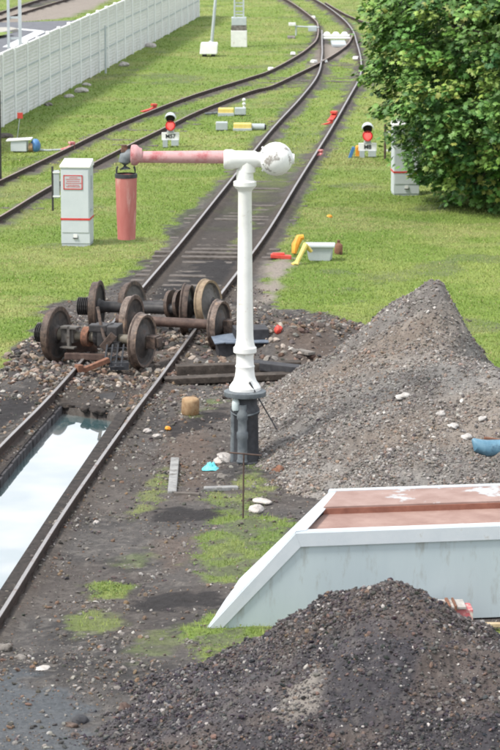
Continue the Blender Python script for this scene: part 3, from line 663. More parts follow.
mb = MB(); xcyl(mb, [(139, 5.9), (226, 6.6)], 157); mb.build('arm', M['pink'], t, smooth=True)
mb = MB(); xcyl(mb, [(130.5, 7), (131.5, 10), (134, 10.6), (137, 10.2), (139, 8), (142, 6.6)], 155); mb.build('arm_flange', M['pink'], t, smooth=True)
el = [P3(133, 155), P3(129, 155.5), P3(125.5, 158), P3(124.5, 162), P3(125, 169)]
mb = MB(); mb.tube(el, [k_(6.5), k_(6.8), k_(6.8), k_(6.2), k_(6)], 16); mb.build('elbow', M['greyiron'], t, smooth=True)
mb = MB(); mb.cyl(P3(124.5, 152), P3(124, 145), k_(3.6), k_(2.8)); mb.build('elbow_cap', M['rust'], t, smooth=True)
for x1, x2 in ((116.5, 118), (135, 133.5)):
    mb = MB(); mb.tube([P3(x1, 174), P3(x1, 170), P3((x1+x2)/2, 167), P3(x2, 166.5)], k_(1.1), 6); mb.build('hanger', M['darkiron'], t)
c = P3(126, 174.5)
mb = MB(); zt = c.z; h_ = P3(126, 239).z-zt
mb.lathe([(k_(11.0), 0), (k_(10.6), h_*.25), (k_(9.9), h_*.6), (k_(9.0), h_), (k_(8.4), h_), (k_(9.3), h_*.6), (k_(10.2), -.02), (k_(10.4), 0)], Matrix.Translation(c), 28, closed=True)
mb.build('spout_bucket', M['bucket'], t, smooth=True)
mb = MB(); mb.lathe([(k_(11.3), .01), (k_(11.3), -k_(3)), (k_(10.8), -k_(3)), (k_(10.0), .015)], Matrix.Translation(c), 28, closed=True); mb.build('rim_band', M['darkiron'], t, smooth=True)
mb = MB(); mb.cyl(P3(249.5, 380)+Vector((0, -k_(13), 0)), P3(277, 428)+Vector((0, -k_(10), 0)), k_(.9), k_(.6)); mb.build('valve_rod', M['darkiron'], t, smooth=True)
mb = MB(); mb.box(P3(249.5, 380)+Vector((0, -k_(11), 0)), (k_(3.2), k_(3), k_(4))); mb.build('rod_bracket', M['white'], t, bevel=.005)
mb = MB()
for i in range(3):
    pts = [(k_(13+.8*i)*math.cos(a_), k_(13+.8*i)*math.sin(a_)-k_(1), zz(409+i*1.5)+.02*math.sin(a_*2+i)) for a_ in np.linspace(0, 2*math.pi, 26)]; mb.tube(pts, k_(.7), 5)
mb.build('wire_binding', M['greyiron'], t, smooth=True)
c = P3(235.7, 408)+Vector((0, -k_(12), 0)); mb = MB()
mb.lathe([(k_(3.4), 0), (k_(4), k_(2)), (k_(4), k_(7)), (k_(3.4), k_(10)), (k_(1.6), k_(12.5)), (k_(1.6), k_(15))], Matrix.Translation(c), 16)
b = mb.build('glass_bottle', M['bottle'], smooth=True); b.location = base; tag(b, 'pale grey glass bottle standing on the dark pedestal of the crane', 'bottle')
# T shaped rod
c = G(243, 521); sT = FPX/c.y; t = thing('iron_stake', 'thin rusty T shaped stake in the ground before the crane pedestal', 'stake', c)
mb = MB(); mb.cyl((0, 0, -.1), (.01, 0, 71/sT), .011); mb.build('rod', M['axle_rust'], t); mb = MB(); mb.cyl((-14/sT, .01, 71.5/sT), (19/sT, -.01, 69/sT), .011); mb.build('crossbar', M['axle_rust'], t)

# ------------------------------------------------------------------ wheelsets
def wheelset(pa, pb, r, mats, label, boxes=(True, True), axr=.105, extra=None):
    A = G(pa[0], pa[1], pa[2]); B = G(pb[0], pb[1], pb[2]); D = (B-A).normalized(); C = (A+B)/2; hw = (B-A).length/2
    Q = D.to_track_quat('X', 'Z').to_matrix().to_4x4(); t = thing('wheelset', label, 'wheelset', (C.x, C.y, C.z-r), group='scrap railway wheelsets lying across the track')
    base = Matrix.Translation((0, 0, r)) @ Q
    for s, mi in ((-1, 0), (1, 1)):
        # profile about local X, from outside (s) to inside; u grows outwards
        prof = [(r*.955, .055), (r*.97, -.035), (r*1.0, -.045), (r*1.03, -.055), (r*1.03, -.07), (r*1.0, -.078), (r*.86, -.075), (r*.80, -.05), (r*.62, -.035), (r*.34, -.05), (r*.27, -.085), (axr*1.0, -.085),
                (axr*1.0, .085), (r*.27, .085), (r*.33, .055), (r*.62, .0), (r*.80, .008), (r*.86, .045), (r*.95, .06)]
        W = base @ Matrix.Translation((s*hw, 0, 0)) @ Matrix.Rotation(s*math.pi/2, 4, 'Y')
        mb = MB(); k = 36; mb.lathe([(q, u) for q, u in prof], W, k, closed=True)
        for j in range(len(prof)):
            for i in range(k): mb.m[j*k+i] = 1 if j in (17, 18, 0, 1, 2, 3, 4, 5) else (0 if j < 6 else 0)
        mb.build('wheel', [mats[0], mats[1] if mi == 0 else mats[3]], t, smooth=True, auto=25)
    mb = MB(); X = lambda u: base @ Matrix.Translation((u, 0, 0)) @ Matrix.Rotation(math.pi/2, 4, 'Y')
    mb.lathe([(axr*.75, -hw-.26), (axr*.78, -hw-.1), (axr*.98, -hw-.08), (axr*.98, -hw+.1), (axr*.8, -hw+.16), (axr*.8, hw-.16), (axr*.98, hw-.1), (axr*.98, hw+.08), (axr*.78, hw+.1), (axr*.75, hw+.26)], X(0), 20)
    mb.build('axle', mats[2], t, smooth=True)
    for s, on in ((-1, boxes[0]), (1, boxes[1])):
        if not on: continue
        mb = MB()
        if on == 'rib':
            for q in range(6): mb.lathe([(.13, 0), (.16, .012), (.16, .022), (.13, .034)], X(0) @ Matrix.Translation((0, 0, s*(hw+.12+q*.034) - (.034 if s < 0 else 0))), 14)
        else:
            mb.box((0, 0, 0), (.16, .22, .2)); mb.box((s*.10, 0, 0), (.06, .16, .15)); mb.v = [tuple(base @ (Vector(v)+Vector((s*(hw+.18), 0, 0)))) for v in mb.v]
        mb.build('axle_box', M['axle'] if on == 'rib' else M['wheel'], t, bevel=.008)
    return t, base, hw
t1, b1, h1 = wheelset((55, 334, .46), (143, 341, .45), .455, (M['web'], M['wheel'], M['axle_grey'], M['tread']), 'frontmost rusty wheelset with grey axle, pale right rim and clutter on its axle', ('rib', True))
def loc(M_, v): return M_ @ Vector(v)
mb = MB(); mb.lathe([(.10, -.06), (.165, -.06), (.165, .06), (.10, .06)], b1 @ Matrix.Translation((-.20, 0, -.0)) @ Matrix.Rotation(math.pi/2, 4, 'Y'), 24, closed=True); mb.build('bearing_ring', M['rust'], t1, smooth=True)
mb = MB()
for c_, s_ in (((-.52, 0, .02), (.22, .24, .26)), ((-.47, -.14, .0), (.05, .08, .34)), ((-.47, -.17, -.17), (.26, .13, .03)), ((-.47, -.1, .15), (.3, .16, .04))):
    b_ = MB(); b_.box(c_, s_); mb.add([loc(b1, v) for v in b_.v], b_.f)
mb.build('spring_bracket', M['web_grey'], t1, bevel=.008)
mb = MB()
for c_, s_ in (((.18, .05, .05), (.34, .42, .34)), ((.05, -.1, .18), (.3, .2, .12)), ((.35, -.12, -.1), (.2, .3, .16))):
    b_ = MB(); b_.box(c_, s_, rz=.2); mb.add([loc(b1, v) for v in b_.v], b_.f)
mb.lathe([(.1, -.16), (.2, -.15), (.21, .12), (.15, .16)], b1 @ Matrix.Translation((.08, .08, .04)) @ Matrix.Rotation(math.pi/2, 4, 'Y'), 20)
mb.build('gear_case', M['axle'], t1, bevel=.02)
mb = MB()
for c_, s_, r_ in (((-.1, -.28, -.28), (.7, .1, .1), .25), ((.25, .32, -.1), (.9, .12, .14), -.2), ((-.45, .3, -.22), (.5, .16, .2), .5)):
    b_ = MB(); b_.box((0, 0, 0), s_, rz=r_); mb = MB(); mb.add([loc(b1, Vector(v)+Vector(c_)) for v in b_.v], b_.f); mb.build('frame_piece', M['axle_rust'], t1, bevel=.01)
mb = MB(); mb.tube([loc(b1, v) for v in ((-.02, .0, .5), (.08, -.12, .3), (.2, -.22, .05), (.32, -.28, -.1))], .03, 6); mb.box(loc(b1, (.3, -.28, .0)), (.12, .09, .3), M=Matrix.Rotation(.7, 4, 'Y')); mb.build('brake_link', M['wheel'], t1, bevel=.006)
wheelset((96, 306.5, .46), (188, 309.5, .45), .445, (M['axle'], M['wheel'], M['axle'], M['wheel']), 'dark wheelset in the middle with thick black axle seen nearly edge on', ('rib', False), axr=.12)
t3, b3, h3 = wheelset((131.5, 306, .43), (209, 304, .57), .43, (M['web_grey'], M['wheel'], M['axle'], M['tread_pale']), 'rearmost wheelset with yellowish rim on its raised right wheel', (False, False))
mb = MB(); 
for u in (.05, -.12): mb.lathe([(.08, -.03), (.26, -.03), (.26, .03), (.08, .03)], b3 @ Matrix.Translation((u+.15, 0, 0)) @ Matrix.Rotation(math.pi/2, 4, 'Y'), 24, closed=True)
mb.build('brake_disc', M['wheel'], t3, smooth=True)
wheelset((131, 320, .42), (220, 325, .43), .425, (M['web'], M['tread'], M['axle_rust'], M['tread']), 'smaller wheelset with reddish brown axle reaching to the white crane column', (False, True))

# scrap by the wheels
c = G(101, 375)+Vector((0, 0, .08)); t = thing('scrap_iron', 'small black frame of bars with rusty orange arm before the wheelsets', 'scrap iron', c, .1)
mb = MB()
for k in range(4): mb.tube([(.05+k*.09, 0, .05), (.12+k*.09, .3, .36)], .016, 5)
for y_, z_ in ((.0, .05), (.15, .18), (.3, .3)): mb.tube([(.03+y_*.23, y_, z_), (.36+y_*.23, y_, z_)], .012, 5)
mb.box((.3, .12, .05), (.3, .2, .12)); mb.build('grille', M['darkiron'], t)
mb = MB(); mb.box((-.12, -.05, .08), (.55, .1, .08), M=Matrix.Rotation(.35, 4, 'Z') @ Matrix.Rotation(-.3, 4, 'Y')); mb.box((-.36, -.13, .06), (.1, .14, .12), rz=.4); mb.build('arm', M['rust'], t, bevel=.008)
c = G(108, 398); mb = MB(); mb.add([(-.15, 0, .06), (.14, .04, .09), (.1, -.08, .0), (-.1, -.1, .0), (-.15, 0, .04), (.14, .04, .07), (.1, -.08, -.02), (-.1, -.1, -.02)], [(0, 1, 2, 3), (7, 6, 5, 4), (0, 4, 5, 1), (1, 5, 6, 2), (2, 6, 7, 3), (3, 7, 4, 0)])
tag(mb.build('steel_scrap', M['axle'], bevel=.003), 'curved black plate lying above the water at end of pit', 'scrap iron').location = c
# timbers behind the crane
def timber(p, q, wd, ht, z, m, label, group='old timbers behind the crane'):
    A, B = G(*p), G(*q); d = B-A; mb = MB(); mb.box((0, 0, 0), (d.length, wd, ht))
    o = mb.build('timber', m, bevel=.012); o.location = (A+B)/2+Vector((0, 0, z+ht/2)); o.rotation_euler = (0, random.uniform(-.01, .01), math.atan2(d.y, d.x)); tag(o, label, 'timber', group)
timber((163, 384), (300, 378), .26, .10, .0, M['oldwood'], 'long dark timber lowest of the pile left of the crane foot')
timber((176, 376), (300, 372), .22, .16, .02, M['oldwood'], 'thick black timber lying behind the lowest timber')
timber((252, 372), (302, 378), .25, .13, .06, M['slate'], 'short black timber right of the crane foot')
timber((150, 352), (160, 349), .2, .08, .05, M['oldwood'], 'short broken block of wood beside pale wheel rim')
timber((290, 361), (312, 366), .16, .05, .18, M['concrete'], 'grey splintered board on the rubble mound')
c = G(250, 356); t = thing('steel_box', 'low black box with slate blue lid right of the reddish axle', 'box', c, .12)
mb = MB(); mb.box((.02, .1, .22), (.56, .5, .50)); mb.build('body', M['slate'], t, bevel=.01); mb = MB(); mb.box((-.40, .02, .14), (.30, .46, .28)); mb.build('side_tray', M['slate'], t, bevel=.01)
mb = MB(); mb.box((-.40, .02, .30), (.44, .54, .022), M=Matrix.Rotation(-.12, 4, 'Y') @ Matrix.Rotation(.06, 4, 'X')); mb.build('lid', M['bluetop'], t, bevel=.004)
mb = MB(); mb.box((.1, 0, .14), (.62, .5, .26)); mb.build('body', M['slate'], t, bevel=.01); mb = MB(); mb.box((-.08, -.06, .285), (.72, .56, .025)); mb.build('lid', M['bluetop'], t, bevel=.004)
c = G(190, 414); mb = MB(); mb.lathe([(.125, 0), (.138, .02), (.136, .20), (.128, .235), (.10, .25)], n=14); o = mb.build('wooden_block', M['stoneblock'], smooth=True, auto=50); o.location = c; o.rotation_euler = (0.03, .04, .25); tag(o, 'rounded tan block with worn sides on the ground left of the crane', 'block')
# concrete frame left of the crane foot
t = thing('concrete_kerb', 'broken concrete kerb frame in the ground before the crane pedestal', 'concrete kerb', G(172, 493))
for p, q, w_ in (((175, 460), (172, 494), .12), ((174, 495), (200, 496), .07), ((204, 490), (238, 489), .12)):
    A, B = G(*p), G(*q); d = B-A; mb = MB(); mb.box((A+B)/2+Vector((0, 0, .012)), (d.length, w_, .06), rz=math.atan2(d.y, d.x)); mb.build('kerb_piece', M['slab'] if w_ == .12 else M['sleeper'], t, bevel=.015, world=True)
boulder('boulder', 224, 462, .15, M['rockwhite'], 'pale rough stone leaning at left of the crane pedestal')
boulder('boulder', 222, 478, .07, M['concrete'], 'small grey stone in front of the crane pedestal')
boulder('boulder', 256, 512, .1, M['rockwhite'], 'whitish stone at heap foot right of T shaped stake')
boulder('boulder', 263, 503, .1, M['rockwhite'], 'pale flat stone behind the whitish one at heap foot', sq=(1.5, .8, .4))
boulder('boulder', 43, 671, .085, M['rockwhite'], 'light grey flat stone on bare ground lower left', sq=(1.2, .9, .45))
boulder('boulder', 75, 688, .035, M['rockwhite'], 'small white pebble right of the grey flat stone')
boulder('boulder', 4, 651, .1, M['concrete'], 'dull stone at the left edge below the rail')
boulder('boulder', 21, 660, .07, M['concrete'], 'brownish stone between the left edge and the light grey stone')
boulder('clod', 80, 723, .085, M['slate'], 'dark clod lying on the damp patch at lower left')
boulder('clod', 71, 727, .06, M['wheel'], 'brown clod left of the dark clod on damp patch')
boulder('clod', 75, 736, .04, M['wheel'], 'small brown clod below the other two on damp patch')
boulder('clod', 126, 712, .075, M['axle_rust'], 'reddish brick lump at left foot of the coal heap', sq=(1, .9, .9))
boulder('boulder', 147, 432, .06, M['rockwhite'], 'small white stone between orange scrap and tan block')
boulder('boulder', 157, 437, .055, M['rockwhite'], 'cream stone just below the orange scrap')
boulder('boulder', 96, 543-20, .035, M['rockwhite'], 'tiny white stone right of the pit rail')
o = boulder('boulder', 278, 331, .075, M['redrock'], 'bright red lump on the rubble mound behind the crane', cat='red lump', sq=(.9, .9, 1))
for Y_ in np.arange(45, 56, .02):
    p = GZ(278, 332, Y_)
    if p.z <= float(ground_h(np.array([p.x]), np.array([p.y]))[0])+.02: o.location = p+Vector((0, 0, .05)); break
boulder('scrap_lump', 168, 429, .05, M['orange'], 'small orange scrap on the ground left of the dark strip', cat='scrap')
def rag(name, px, py, sx, sy, hh, m, label, cat, z=0, rz=0, seed=1):
    n_ = 26; gx, gy = np.meshgrid(np.linspace(-1, 1, n_), np.linspace(-1, 1, n_)); r_ = np.hypot(gx, gy)
    edge = 1+.3*(fbm(np.arctan2(gy, gx)*1.5+9, gx*0+seed, 1, 3, seed)-.5); Z = hh*(1-sm(r_, .1, 1.15))*(-.1+2.2*fbm(gx+5, gy+5, 3.2, 4, seed))
    V = np.stack([gx*sx*edge/np.maximum(1, r_)**.5, gy*sy*edge/np.maximum(1, r_)**.5, Z], -1).reshape(-1, 3)
    ii = (np.arange(n_-1)[:, None]*n_+np.arange(n_-1)[None]).ravel(); o = link(name, np_mesh(name, V, np.stack([ii, ii+1, ii+n_+1, ii+n_], 1), m, smooth=True))
    md = o.modifiers.new('thick', 'SOLIDIFY'); md.thickness = .006
    p = G(px, py, z); o.location = p; o.rotation_euler = (0, 0, rz); tag(o, label, cat); return o
for x_, y_, s_, lb in ((86, 410, .08, 'black clod at the pit end left of middle'), (98, 412, .10, 'large dark clod hanging over the water at the pit end'), (108, 408, .07, 'dark brown clod right in the pit end bank'), (68, 407, .07, 'dark clod in the left corner of the pit end')):
    boulder('clod', x_, y_, s_, M['curb'], lb, group='dark clods at the end of the pit', z=-.04, sq=(1.5, .9, .6))
rag('plastic_bag', 211, 469, .12, .10, .07, M['cyan'], 'crumpled turquoise plastic bag left of the crane pedestal', 'plastic bag', z=.03)
def on_heap(px, py):
    """point where the photo's line of sight meets heap A"""
    for Y in np.arange(38, 50, .03):
        p = GZ(px, py, Y)
        if p.z <= float(HA(np.array([p.x]), np.array([p.y]))[0]): return p
    return G(px, py)
for i, (x, y, s, lb) in enumerate([(405, 396, .10, 'white stone highest on the gravel heap slope'), (441, 413.5, .07, 'small white stone second from top on the gravel heap'), (453, 426, .09, 'white stone on the heap slope left of three near the blue sheet'),
        (482, 419, .085, 'whitish stone on heap above the blue sheet'), (467, 437, .10, 'white stone touching the left end of the blue sheet')]):
    p = on_heap(x, y); o = boulder('boulder', 250, 400, s, M['chalk'], lb, group='white stones on the gravel heap', sq=(1.3, .8, .5), seed=i*13); o.location = p+Vector((0, 0, .0))
p = on_heap(279, 471); o = boulder('rusty_can', 250, 400, .1, M['rust'], 'rusty brown can half buried in the foot of gravel heap', cat='can', sq=(.9, .9, .8)); o.location = p
p = on_heap(490, 452); 
mb = MB(); pts = [(-.24, 0, .13), (-.17, -.02, .05), (-.05, 0, .0), (.15, .02, .0), (.4, .05, .01), (.7, .05, .0)]
mb.tube([Vector(q_) for q_ in pts], [.02, .09, .12, .12, .13, .1], 14); o = mb.build('blue_sheet', M['bag'], smooth=True); o.location = p+Vector((0, -.02, .05)); tag(o, 'rolled blue plastic sheet lying on the gravel heap at right edge', 'plastic sheet')
for v_ in o.data.vertices: v_.co += Vector((0, 0, 1))*.03*float(vnoise(v_.co.x*14+5, v_.co.y*30+v_.co.z*20+3, 2)-.5)
mb = MB(); mb.box((0, 0, 0), (.34, .05, .09), M=Matrix.Rotation(.15, 4, 'Y')); o = mb.build('rusty_strip', M['rust'], bevel=.01); p = on_heap(496, 443); o.location = p+Vector((0, 0, .02)); tag(o, 'rusty strip just above the blue sheet on the heap', 'scrap iron')

# ------------------------------------------------------------------ steel cover (hull like box)
zt = 1.07
t = thing('steel_cover', 'large light grey steel cover with slanted end and faded red recessed top', 'steel cover', G(212, 628))
F0, F1, F1r = G(207.5, 629), G(296, 533, zt), G(720, 517.5, zt)
F0r = F0+(F1r-F1)*(1.12); F1 = F1+Vector((0, 0, 0)); nrm_ = (F1r-F0).cross(F1-F0); F0r.y = F0.y+(F1r-F1).y/(F1r-F1).x*(F0r.x-F0.x)
B0, B1, B1r, B0r = G(239, 581), G(329, 494, zt), G(720, 481, zt), None
B0r = B0+(B1r-B1)*1.12
mb = MB(); mb.add([F0, F0r, F1r, F1], [(0, 1, 2, 3)]); mb.add([B0, B0r, B1r, B1], [(3, 2, 1, 0)]); mb.add([F0r, B0r, B1r, F1r], [(0, 1, 2, 3)])
mb.build('hull', M['hull'], t, world=True)
up = (F1-F0); inw = (F1r-F1).normalized(); back = (B1-F1).normalized()
a1, a0 = F0+inw*.0, B0
rim = .13
def q4(mb, a, b, c, d, th, nrm):
    n_ = Vector(nrm)*th; mb.add([a, b, c, d, a+n_, b+n_, c+n_, d+n_], [(0, 1, 2, 3), (7, 6, 5, 4), (0, 4, 5, 1), (1, 5, 6, 2), (2, 6, 7, 3), (3, 7, 4, 0)])
# sloped end: solid sheet up to the opening, side bars beside it
sl = 0.60
m0, m1 = F0.lerp(F1, .985), B0.lerp(B1, .985)
mb = MB(); q4(mb, F0, m0, m1, B0, .02, (inw.x*-.6, 0, .5)); mb.build('end_sheet', M['hullrim'], t, world=True)
mb = MB(); q4(mb, F1+Vector((0,0,.013)), B1+Vector((0,0,.013)), B1+inw*.14+Vector((0,0,.013)), F1+inw*.11+back*.03+Vector((0,0,.013)), .012, (0, 0, 1)); mb.build('end_rim', M['hullrim'], t, world=True)
# front trim: band under the top edge and band along slant, slightly proud of the face
fn = Vector((0, -1, 0))
dn = Vector((0, 0, -1)); bandh = .155
i1 = F1+dn*bandh+inw*.055; mb = MB()
q4(mb, F1, F1r, F1r+dn*bandh, i1, .022, fn); mb.build('top_trim', M['hullrim'], t, world=True)
mb = MB(); bw = .10; q4(mb, F0+inw*.0, F1-inw*.001, i1-inw*.001, F0+inw*.16, .020, fn); mb.build('slant_trim', M['hullrim'], t, world=True)
# deck
z1, z2 = -.10, .015
dk = Vector((0, 0, -.045)); ins = inw*.10
A_, B_ = F1+back*.10+inw*.04+dk, F1r+back*.10+dk
C_, D_ = F1r.lerp(B1r, .56)+dk, F1.lerp(B1, .56)+inw*.10+dk
mb = MB(); q4(mb, A_, B_, C_, D_, .02, (0, 0, -1)); mb.build('lower_deck', M['deck'], t, world=True)
E_, F_2 = D_-dk+Vector((0, 0, .02)), C_-dk+Vector((0, 0, .02))
mb = MB(); q4(mb, E_, F_2, B1r+Vector((0, 0, .02)), B1+Vector((0, 0, .02))+inw*.1, .02, (0, 0, 1)); mb.build('upper_deck', M['deck_up'], t, world=True)
mb = MB(); q4(mb, D_, C_, F_2, E_, .02, (0, -1, 0)); mb.build('deck_step', M['deckrust'], t, world=True)
mb = MB(); q4(mb, F1+Vector((0,0,.0)), F1r, F1r+back*.11, F1+back*.11, .012, (0, 0, 1)); q4(mb, B1-back*.05, B1r-back*.05, B1r+back*.05, B1+back*.05, .05, (0, 0, 1)); mb.build('top_rim', M['hullrim'], t, world=True)
c = G(459, 627); t = thing('crate', 'small weathered red and cream box between grey cover and coal heap', 'crate', c, .05)
mb = MB(); mb.box((-.02, 0, .12), (.32, .3, .24)); mb.build('body', M['redbox'], t, bevel=.01)
mb = MB(); mb.box((-.15, 0, .262), (.42, .34, .03)); mb.build('lid', M['rockwhite'], t, bevel=.006)
mb = MB(); mb.box((-.13, -.02, .2), (.035, .36, .2)); mb.box((-.06, -.02, .2), (.025, .36, .2)); mb.build('strap', M['rust'], t, bevel=.004)
A, B = G(476, 630), G(560, 628); mb = MB(); mb.box((0, 0, 0), ((B-A).length, .08, .04)); o = mb.build('plank', pm('pale_plank', (.4,.3,.18), (.55,.45,.3), 8, .8, .3), bevel=.005); o.location = (A+B)/2+Vector((0, 0, .05)); tag(o, 'pale yellow plank at the foot of the grey cover by right edge', 'plank')

# ------------------------------------------------------------------ relay cabinets
def cabinet(px, py, rz, label, first=None):
    if first: return dup(first, label, G(px, py), rz)
    t = thing('relay_cabinet', label, 'cabinet', G(px, py), rz, 'pale trackside relay cabinets')
    mb = MB(); mb.box((0, .3, .84), (.60, .58, 1.58)); mb.build('body', M['cab'], t, bevel=.008)
    mb = MB(); mb.box((0, .3, .025), (.58, .56, .1)); mb.build('plinth', M['cabgrey'], t)
    mb = MB(); mb.add([(-.32,-.02,1.63),(.32,-.02,1.63),(.32,.62,1.63),(-.32,.62,1.63),(-.32,-.02,1.67),(.32,-.02,1.67),(.30,.60,1.76),(-.30,.60,1.76)], [(3,2,1,0),(4,5,6,7),(0,1,5,4),(1,2,6,5),(2,3,7,6),(3,0,4,7)]); mb.build('roof', M['white'], t, bevel=.006)
    mb = MB(); mb.box((0, .3, .56), (.615, .62, .04)); mb.build('red_band', M['red'], t)
    mb = MB(); mb.box((0, .003, .93), (.56, .012, 1.3)); d = mb.build('door', M['cab'], t, bevel=.004)
    mb = MB(); mb.box((.0, -.008, .2), (.08, .012, .1)); mb.build('vent', M['white'], t, bevel=.003)
    mb = MB(); mb.box((.0, -.012, .165), (.10, .02, .02)); mb.build('latch', M['darkiron'], t)
    mb = MB(); mb.box((.306, .3, 1.3), (.012, .14, .3)); mb.build('side_vent', M['cabgrey'], t, bevel=.003)
    mb = MB(); mb.box((.32, .12, .75), (.04, .05, .05)); mb.build('lock', M['cabgrey'], t, bevel=.004)
    return t
cb = cabinet(75.5, 246, R(-5), 'pale grey relay cabinet with red lettered notice and red band standing left on the grass')
cb2 = cabinet(406.5, 196, R(4), 'pale grey cabinet half hidden by the tree leaves on the right', cb)
sg = MB(); sg.box((0, 0, 0), (.40, .008, .30)); s_ = sg.build('notice', M['signgrey'], cb); s_.location = (-.04, -.009, 1.33)
mb = MB()
for c_, z_ in (((0, 0, .14), (.40, .006, .02)), ((0, 0, -.14), (.40, .006, .02)), ((-.19, 0, 0), (.02, .006, .3)), ((.19, 0, 0), (.02, .006, .3))): mb.box((c_[0]-.04, -.014, c_[2]+1.33), z_)
mb.build('notice_frame', M['red'], cb)
def text(s, size, m, parent, loc, name='lettering', bold=.0):
    cu = bpy.data.curves.new(name, 'FONT'); cu.body = s; cu.size = size; cu.align_x = 'CENTER'; cu.align_y = 'CENTER'; cu.extrude = .002; cu.offset = bold; cu.space_line = .85
    o = bpy.data.objects.new(name, cu); dg = bpy.context.evaluated_depsgraph_get(); COL.objects.link(o); bpy.context.view_layer.update()
    me = bpy.data.meshes.new_from_object(o.evaluated_get(bpy.context.evaluated_depsgraph_get())); bpy.data.objects.remove(o); me.materials.append(m)
    q = link(name, me, parent); q.location = loc; q.rotation_euler = (math.pi/2, 0, 0); return q
# the notice's own letters are not legible in the photograph: thin red lines of lettering
mb = MB(); rr = random.Random(3)
for r_, (z_, w_) in enumerate(((.095, .16), (.06, .30), (.02, .26), (-.02, .30), (-.06, .22), (-.09, .28))):
    x = -w_/2
    while x < w_/2:
        l = rr.uniform(.015, .05); mb.box((x+l/2-.04, -.015, z_+1.33), (l*.8, .003, .012)); x += l
mb.build('lettering', M['red'], cb)
# meter panel on posts left of the cabinet
c = G(55.5, 213); t = thing('meter_panel', 'small grey panel on a dark post just left of the pale cabinet', 'panel', c)
sM = FPX/c.y
mb = MB(); mb.box((-.06, 0, .55), (.045, .05, 1.0)); mb.build('post', M['axle'], t)
mb = MB(); mb.box((.03, 0, .65), (.13, .12, .62)); mb.build('housing', M['cabgrey'], t, bevel=.01)
mb = MB()
for z_ in (.38, .92): mb.box((.03, -.01, z_), (.16, .13, .03))
mb.build('clamp', M['white'], t, bevel=.004)

# ------------------------------------------------------------------ shunting signals
def signal(px, py, txt, label):
    t = thing('shunting_signal', label, 'signal', G(px, py), 0, 'low shunting signals showing red')
    mb = MB(); mb.box((-.14, 0, .1), (.13, .2, .2)); mb.box((.12, 0, .12), (.2, .2, .16)); mb.build('base', M['cabgrey'], t, bevel=.01)
    mb = MB(); mb.box((0, -.02, .29), (.47, .05, .21)); pl = mb.build('number_plate', M['white'], t, bevel=.012)
    text(txt, .15, M['darkiron'], pl, (0, -.052, .29), 'number', .004)
    mb = MB(); mb.box((0, .02, .44), (.2, .16, .12), taper=.7); mb.build('neck', M['cabgrey'], t, bevel=.01)
    Q = Matrix.Translation((0, 0, .58)) @ Matrix.Rotation(math.pi/2, 4, 'X')
    mb = MB(); mb.lathe([(.13, -.12), (.135, .10), (.115, .10), (.11, .04), (.02, .03)], Q, 22); mb.build('lamp_housing', M['red'], t, smooth=True)
    mb = MB(); mb.lathe([(.10, .04), (.07, .065), (.02, .075)], Q, 20); mb.build('lamp', M['lamp'], t, smooth=True)
    Q2 = Matrix.Translation((0, 0, .77)) @ Matrix.Rotation(math.pi/2, 4, 'X')
    mb = MB(); mb.lathe([(.12, -.1), (.12, .06), (.10, .06), (.095, .03), (.02, .025)], Q2, 22); mb.build('dark_lamp', M['black'], t, smooth=True)
    mb = MB(); n_ = 14; vs = []
    for r_ in (.135, .15):
        for yy_ in (.1, -.26):
            for i in range(n_+1): a_ = math.pi*i/n_; vs.append((r_*math.cos(a_)*(1 if yy_ > 0 else 1.05), yy_, .77+r_*math.sin(a_)*(1 if yy_ > 0 else .8)))
    k = n_+1; fs = []
    for i in range(n_): fs += [(i, i+1, k+i+1, k+i), (2*k+i+1, 2*k+i, 3*k+i, 3*k+i+1), (k+i, k+i+1, 3*k+i+1, 3*k+i), (i+1, i, 2*k+i, 2*k+i+1)]
    mb.add(vs, fs); mb.build('hood', M['mast'], t, smooth=True)
    return t
signal(170.5, 147, 'M57', 'low shunting signal with red lamp and white number plate beside the left branch track')
signal(367.5, 158, 'M8', 'low shunting signal with red lamp and white plate near the tree')
c = G(351.5, 158.5); mb = MB(); mb.box((0, 0, .14), (.08, .1, .34), M=Matrix.Rotation(.35, 4, 'Y')); o = mb.build('blue_cover', M['blue'], bevel=.01); o.location = c; tag(o, 'leaning blue grey cover left of the right signal', 'cover')
c = G(357.5, 157); mb = MB(); mb.box((0, 0, .12), (.10, .1, .24)); mb.ball((0, 0, .25), .06, 8); o = mb.build('yellow_box', M['orange'], bevel=.01); o.location = c; tag(o, 'small orange yellow junction box next to the right signal', 'junction box')
c = G(385, 160); t = thing('marker_post', 'thin dark post between the right signal and the cabinet', 'post', c); mb = MB(); mb.cyl((0, 0, 0), (0, 0, .92), .028, n=8); mb.build('pole', M['axle_rust'], t)
mb = MB(); mb.box((.12, 0, .72), (.16, .03, .05)); mb.build('tag_plate', M['white'], t); mb = MB(); mb.box((.12, 0, .25), (.18, .03, .05)); mb.build('tag_plate', M['white'], t)
# cable box near the main track
c = G(320, 261); t = thing('cable_box', 'grey cable box standing on grass right of the main track', 'junction box', c, -.05)
mb = MB(); mb.add([(-.20,-.15,.02),(.20,-.15,.02),(.24,.15,.02),(-.24,.15,.02),(-.27,-.17,.30),(.27,-.17,.30),(.27,.2,.30),(-.27,.2,.30)], [(3,2,1,0),(4,5,6,7),(0,1,5,4),(1,2,6,5),(2,3,7,6),(3,0,4,7)]); mb.build('body', M['cabgrey'], t, bevel=.012)
mb = MB(); mb.box((0, 0, .325), (.60, .42, .05)); mb.build('lid', M['cab'], t, bevel=.012)
c = G(297, 266); mb = MB(); mb.tube([(-.02, -.1, .03), (.02, 0, .12), (.10, .1, .26), (.17, .25, .38), (.24, .3, .3), (.3, .3, .24)], [.05, .045, .045, .06, .045, .03], 8); mb.tube([(-.10, -.05, .03), (-.0, 0, .08), (.07, .1, .2), (.12, .2, .3)], .035, 6)
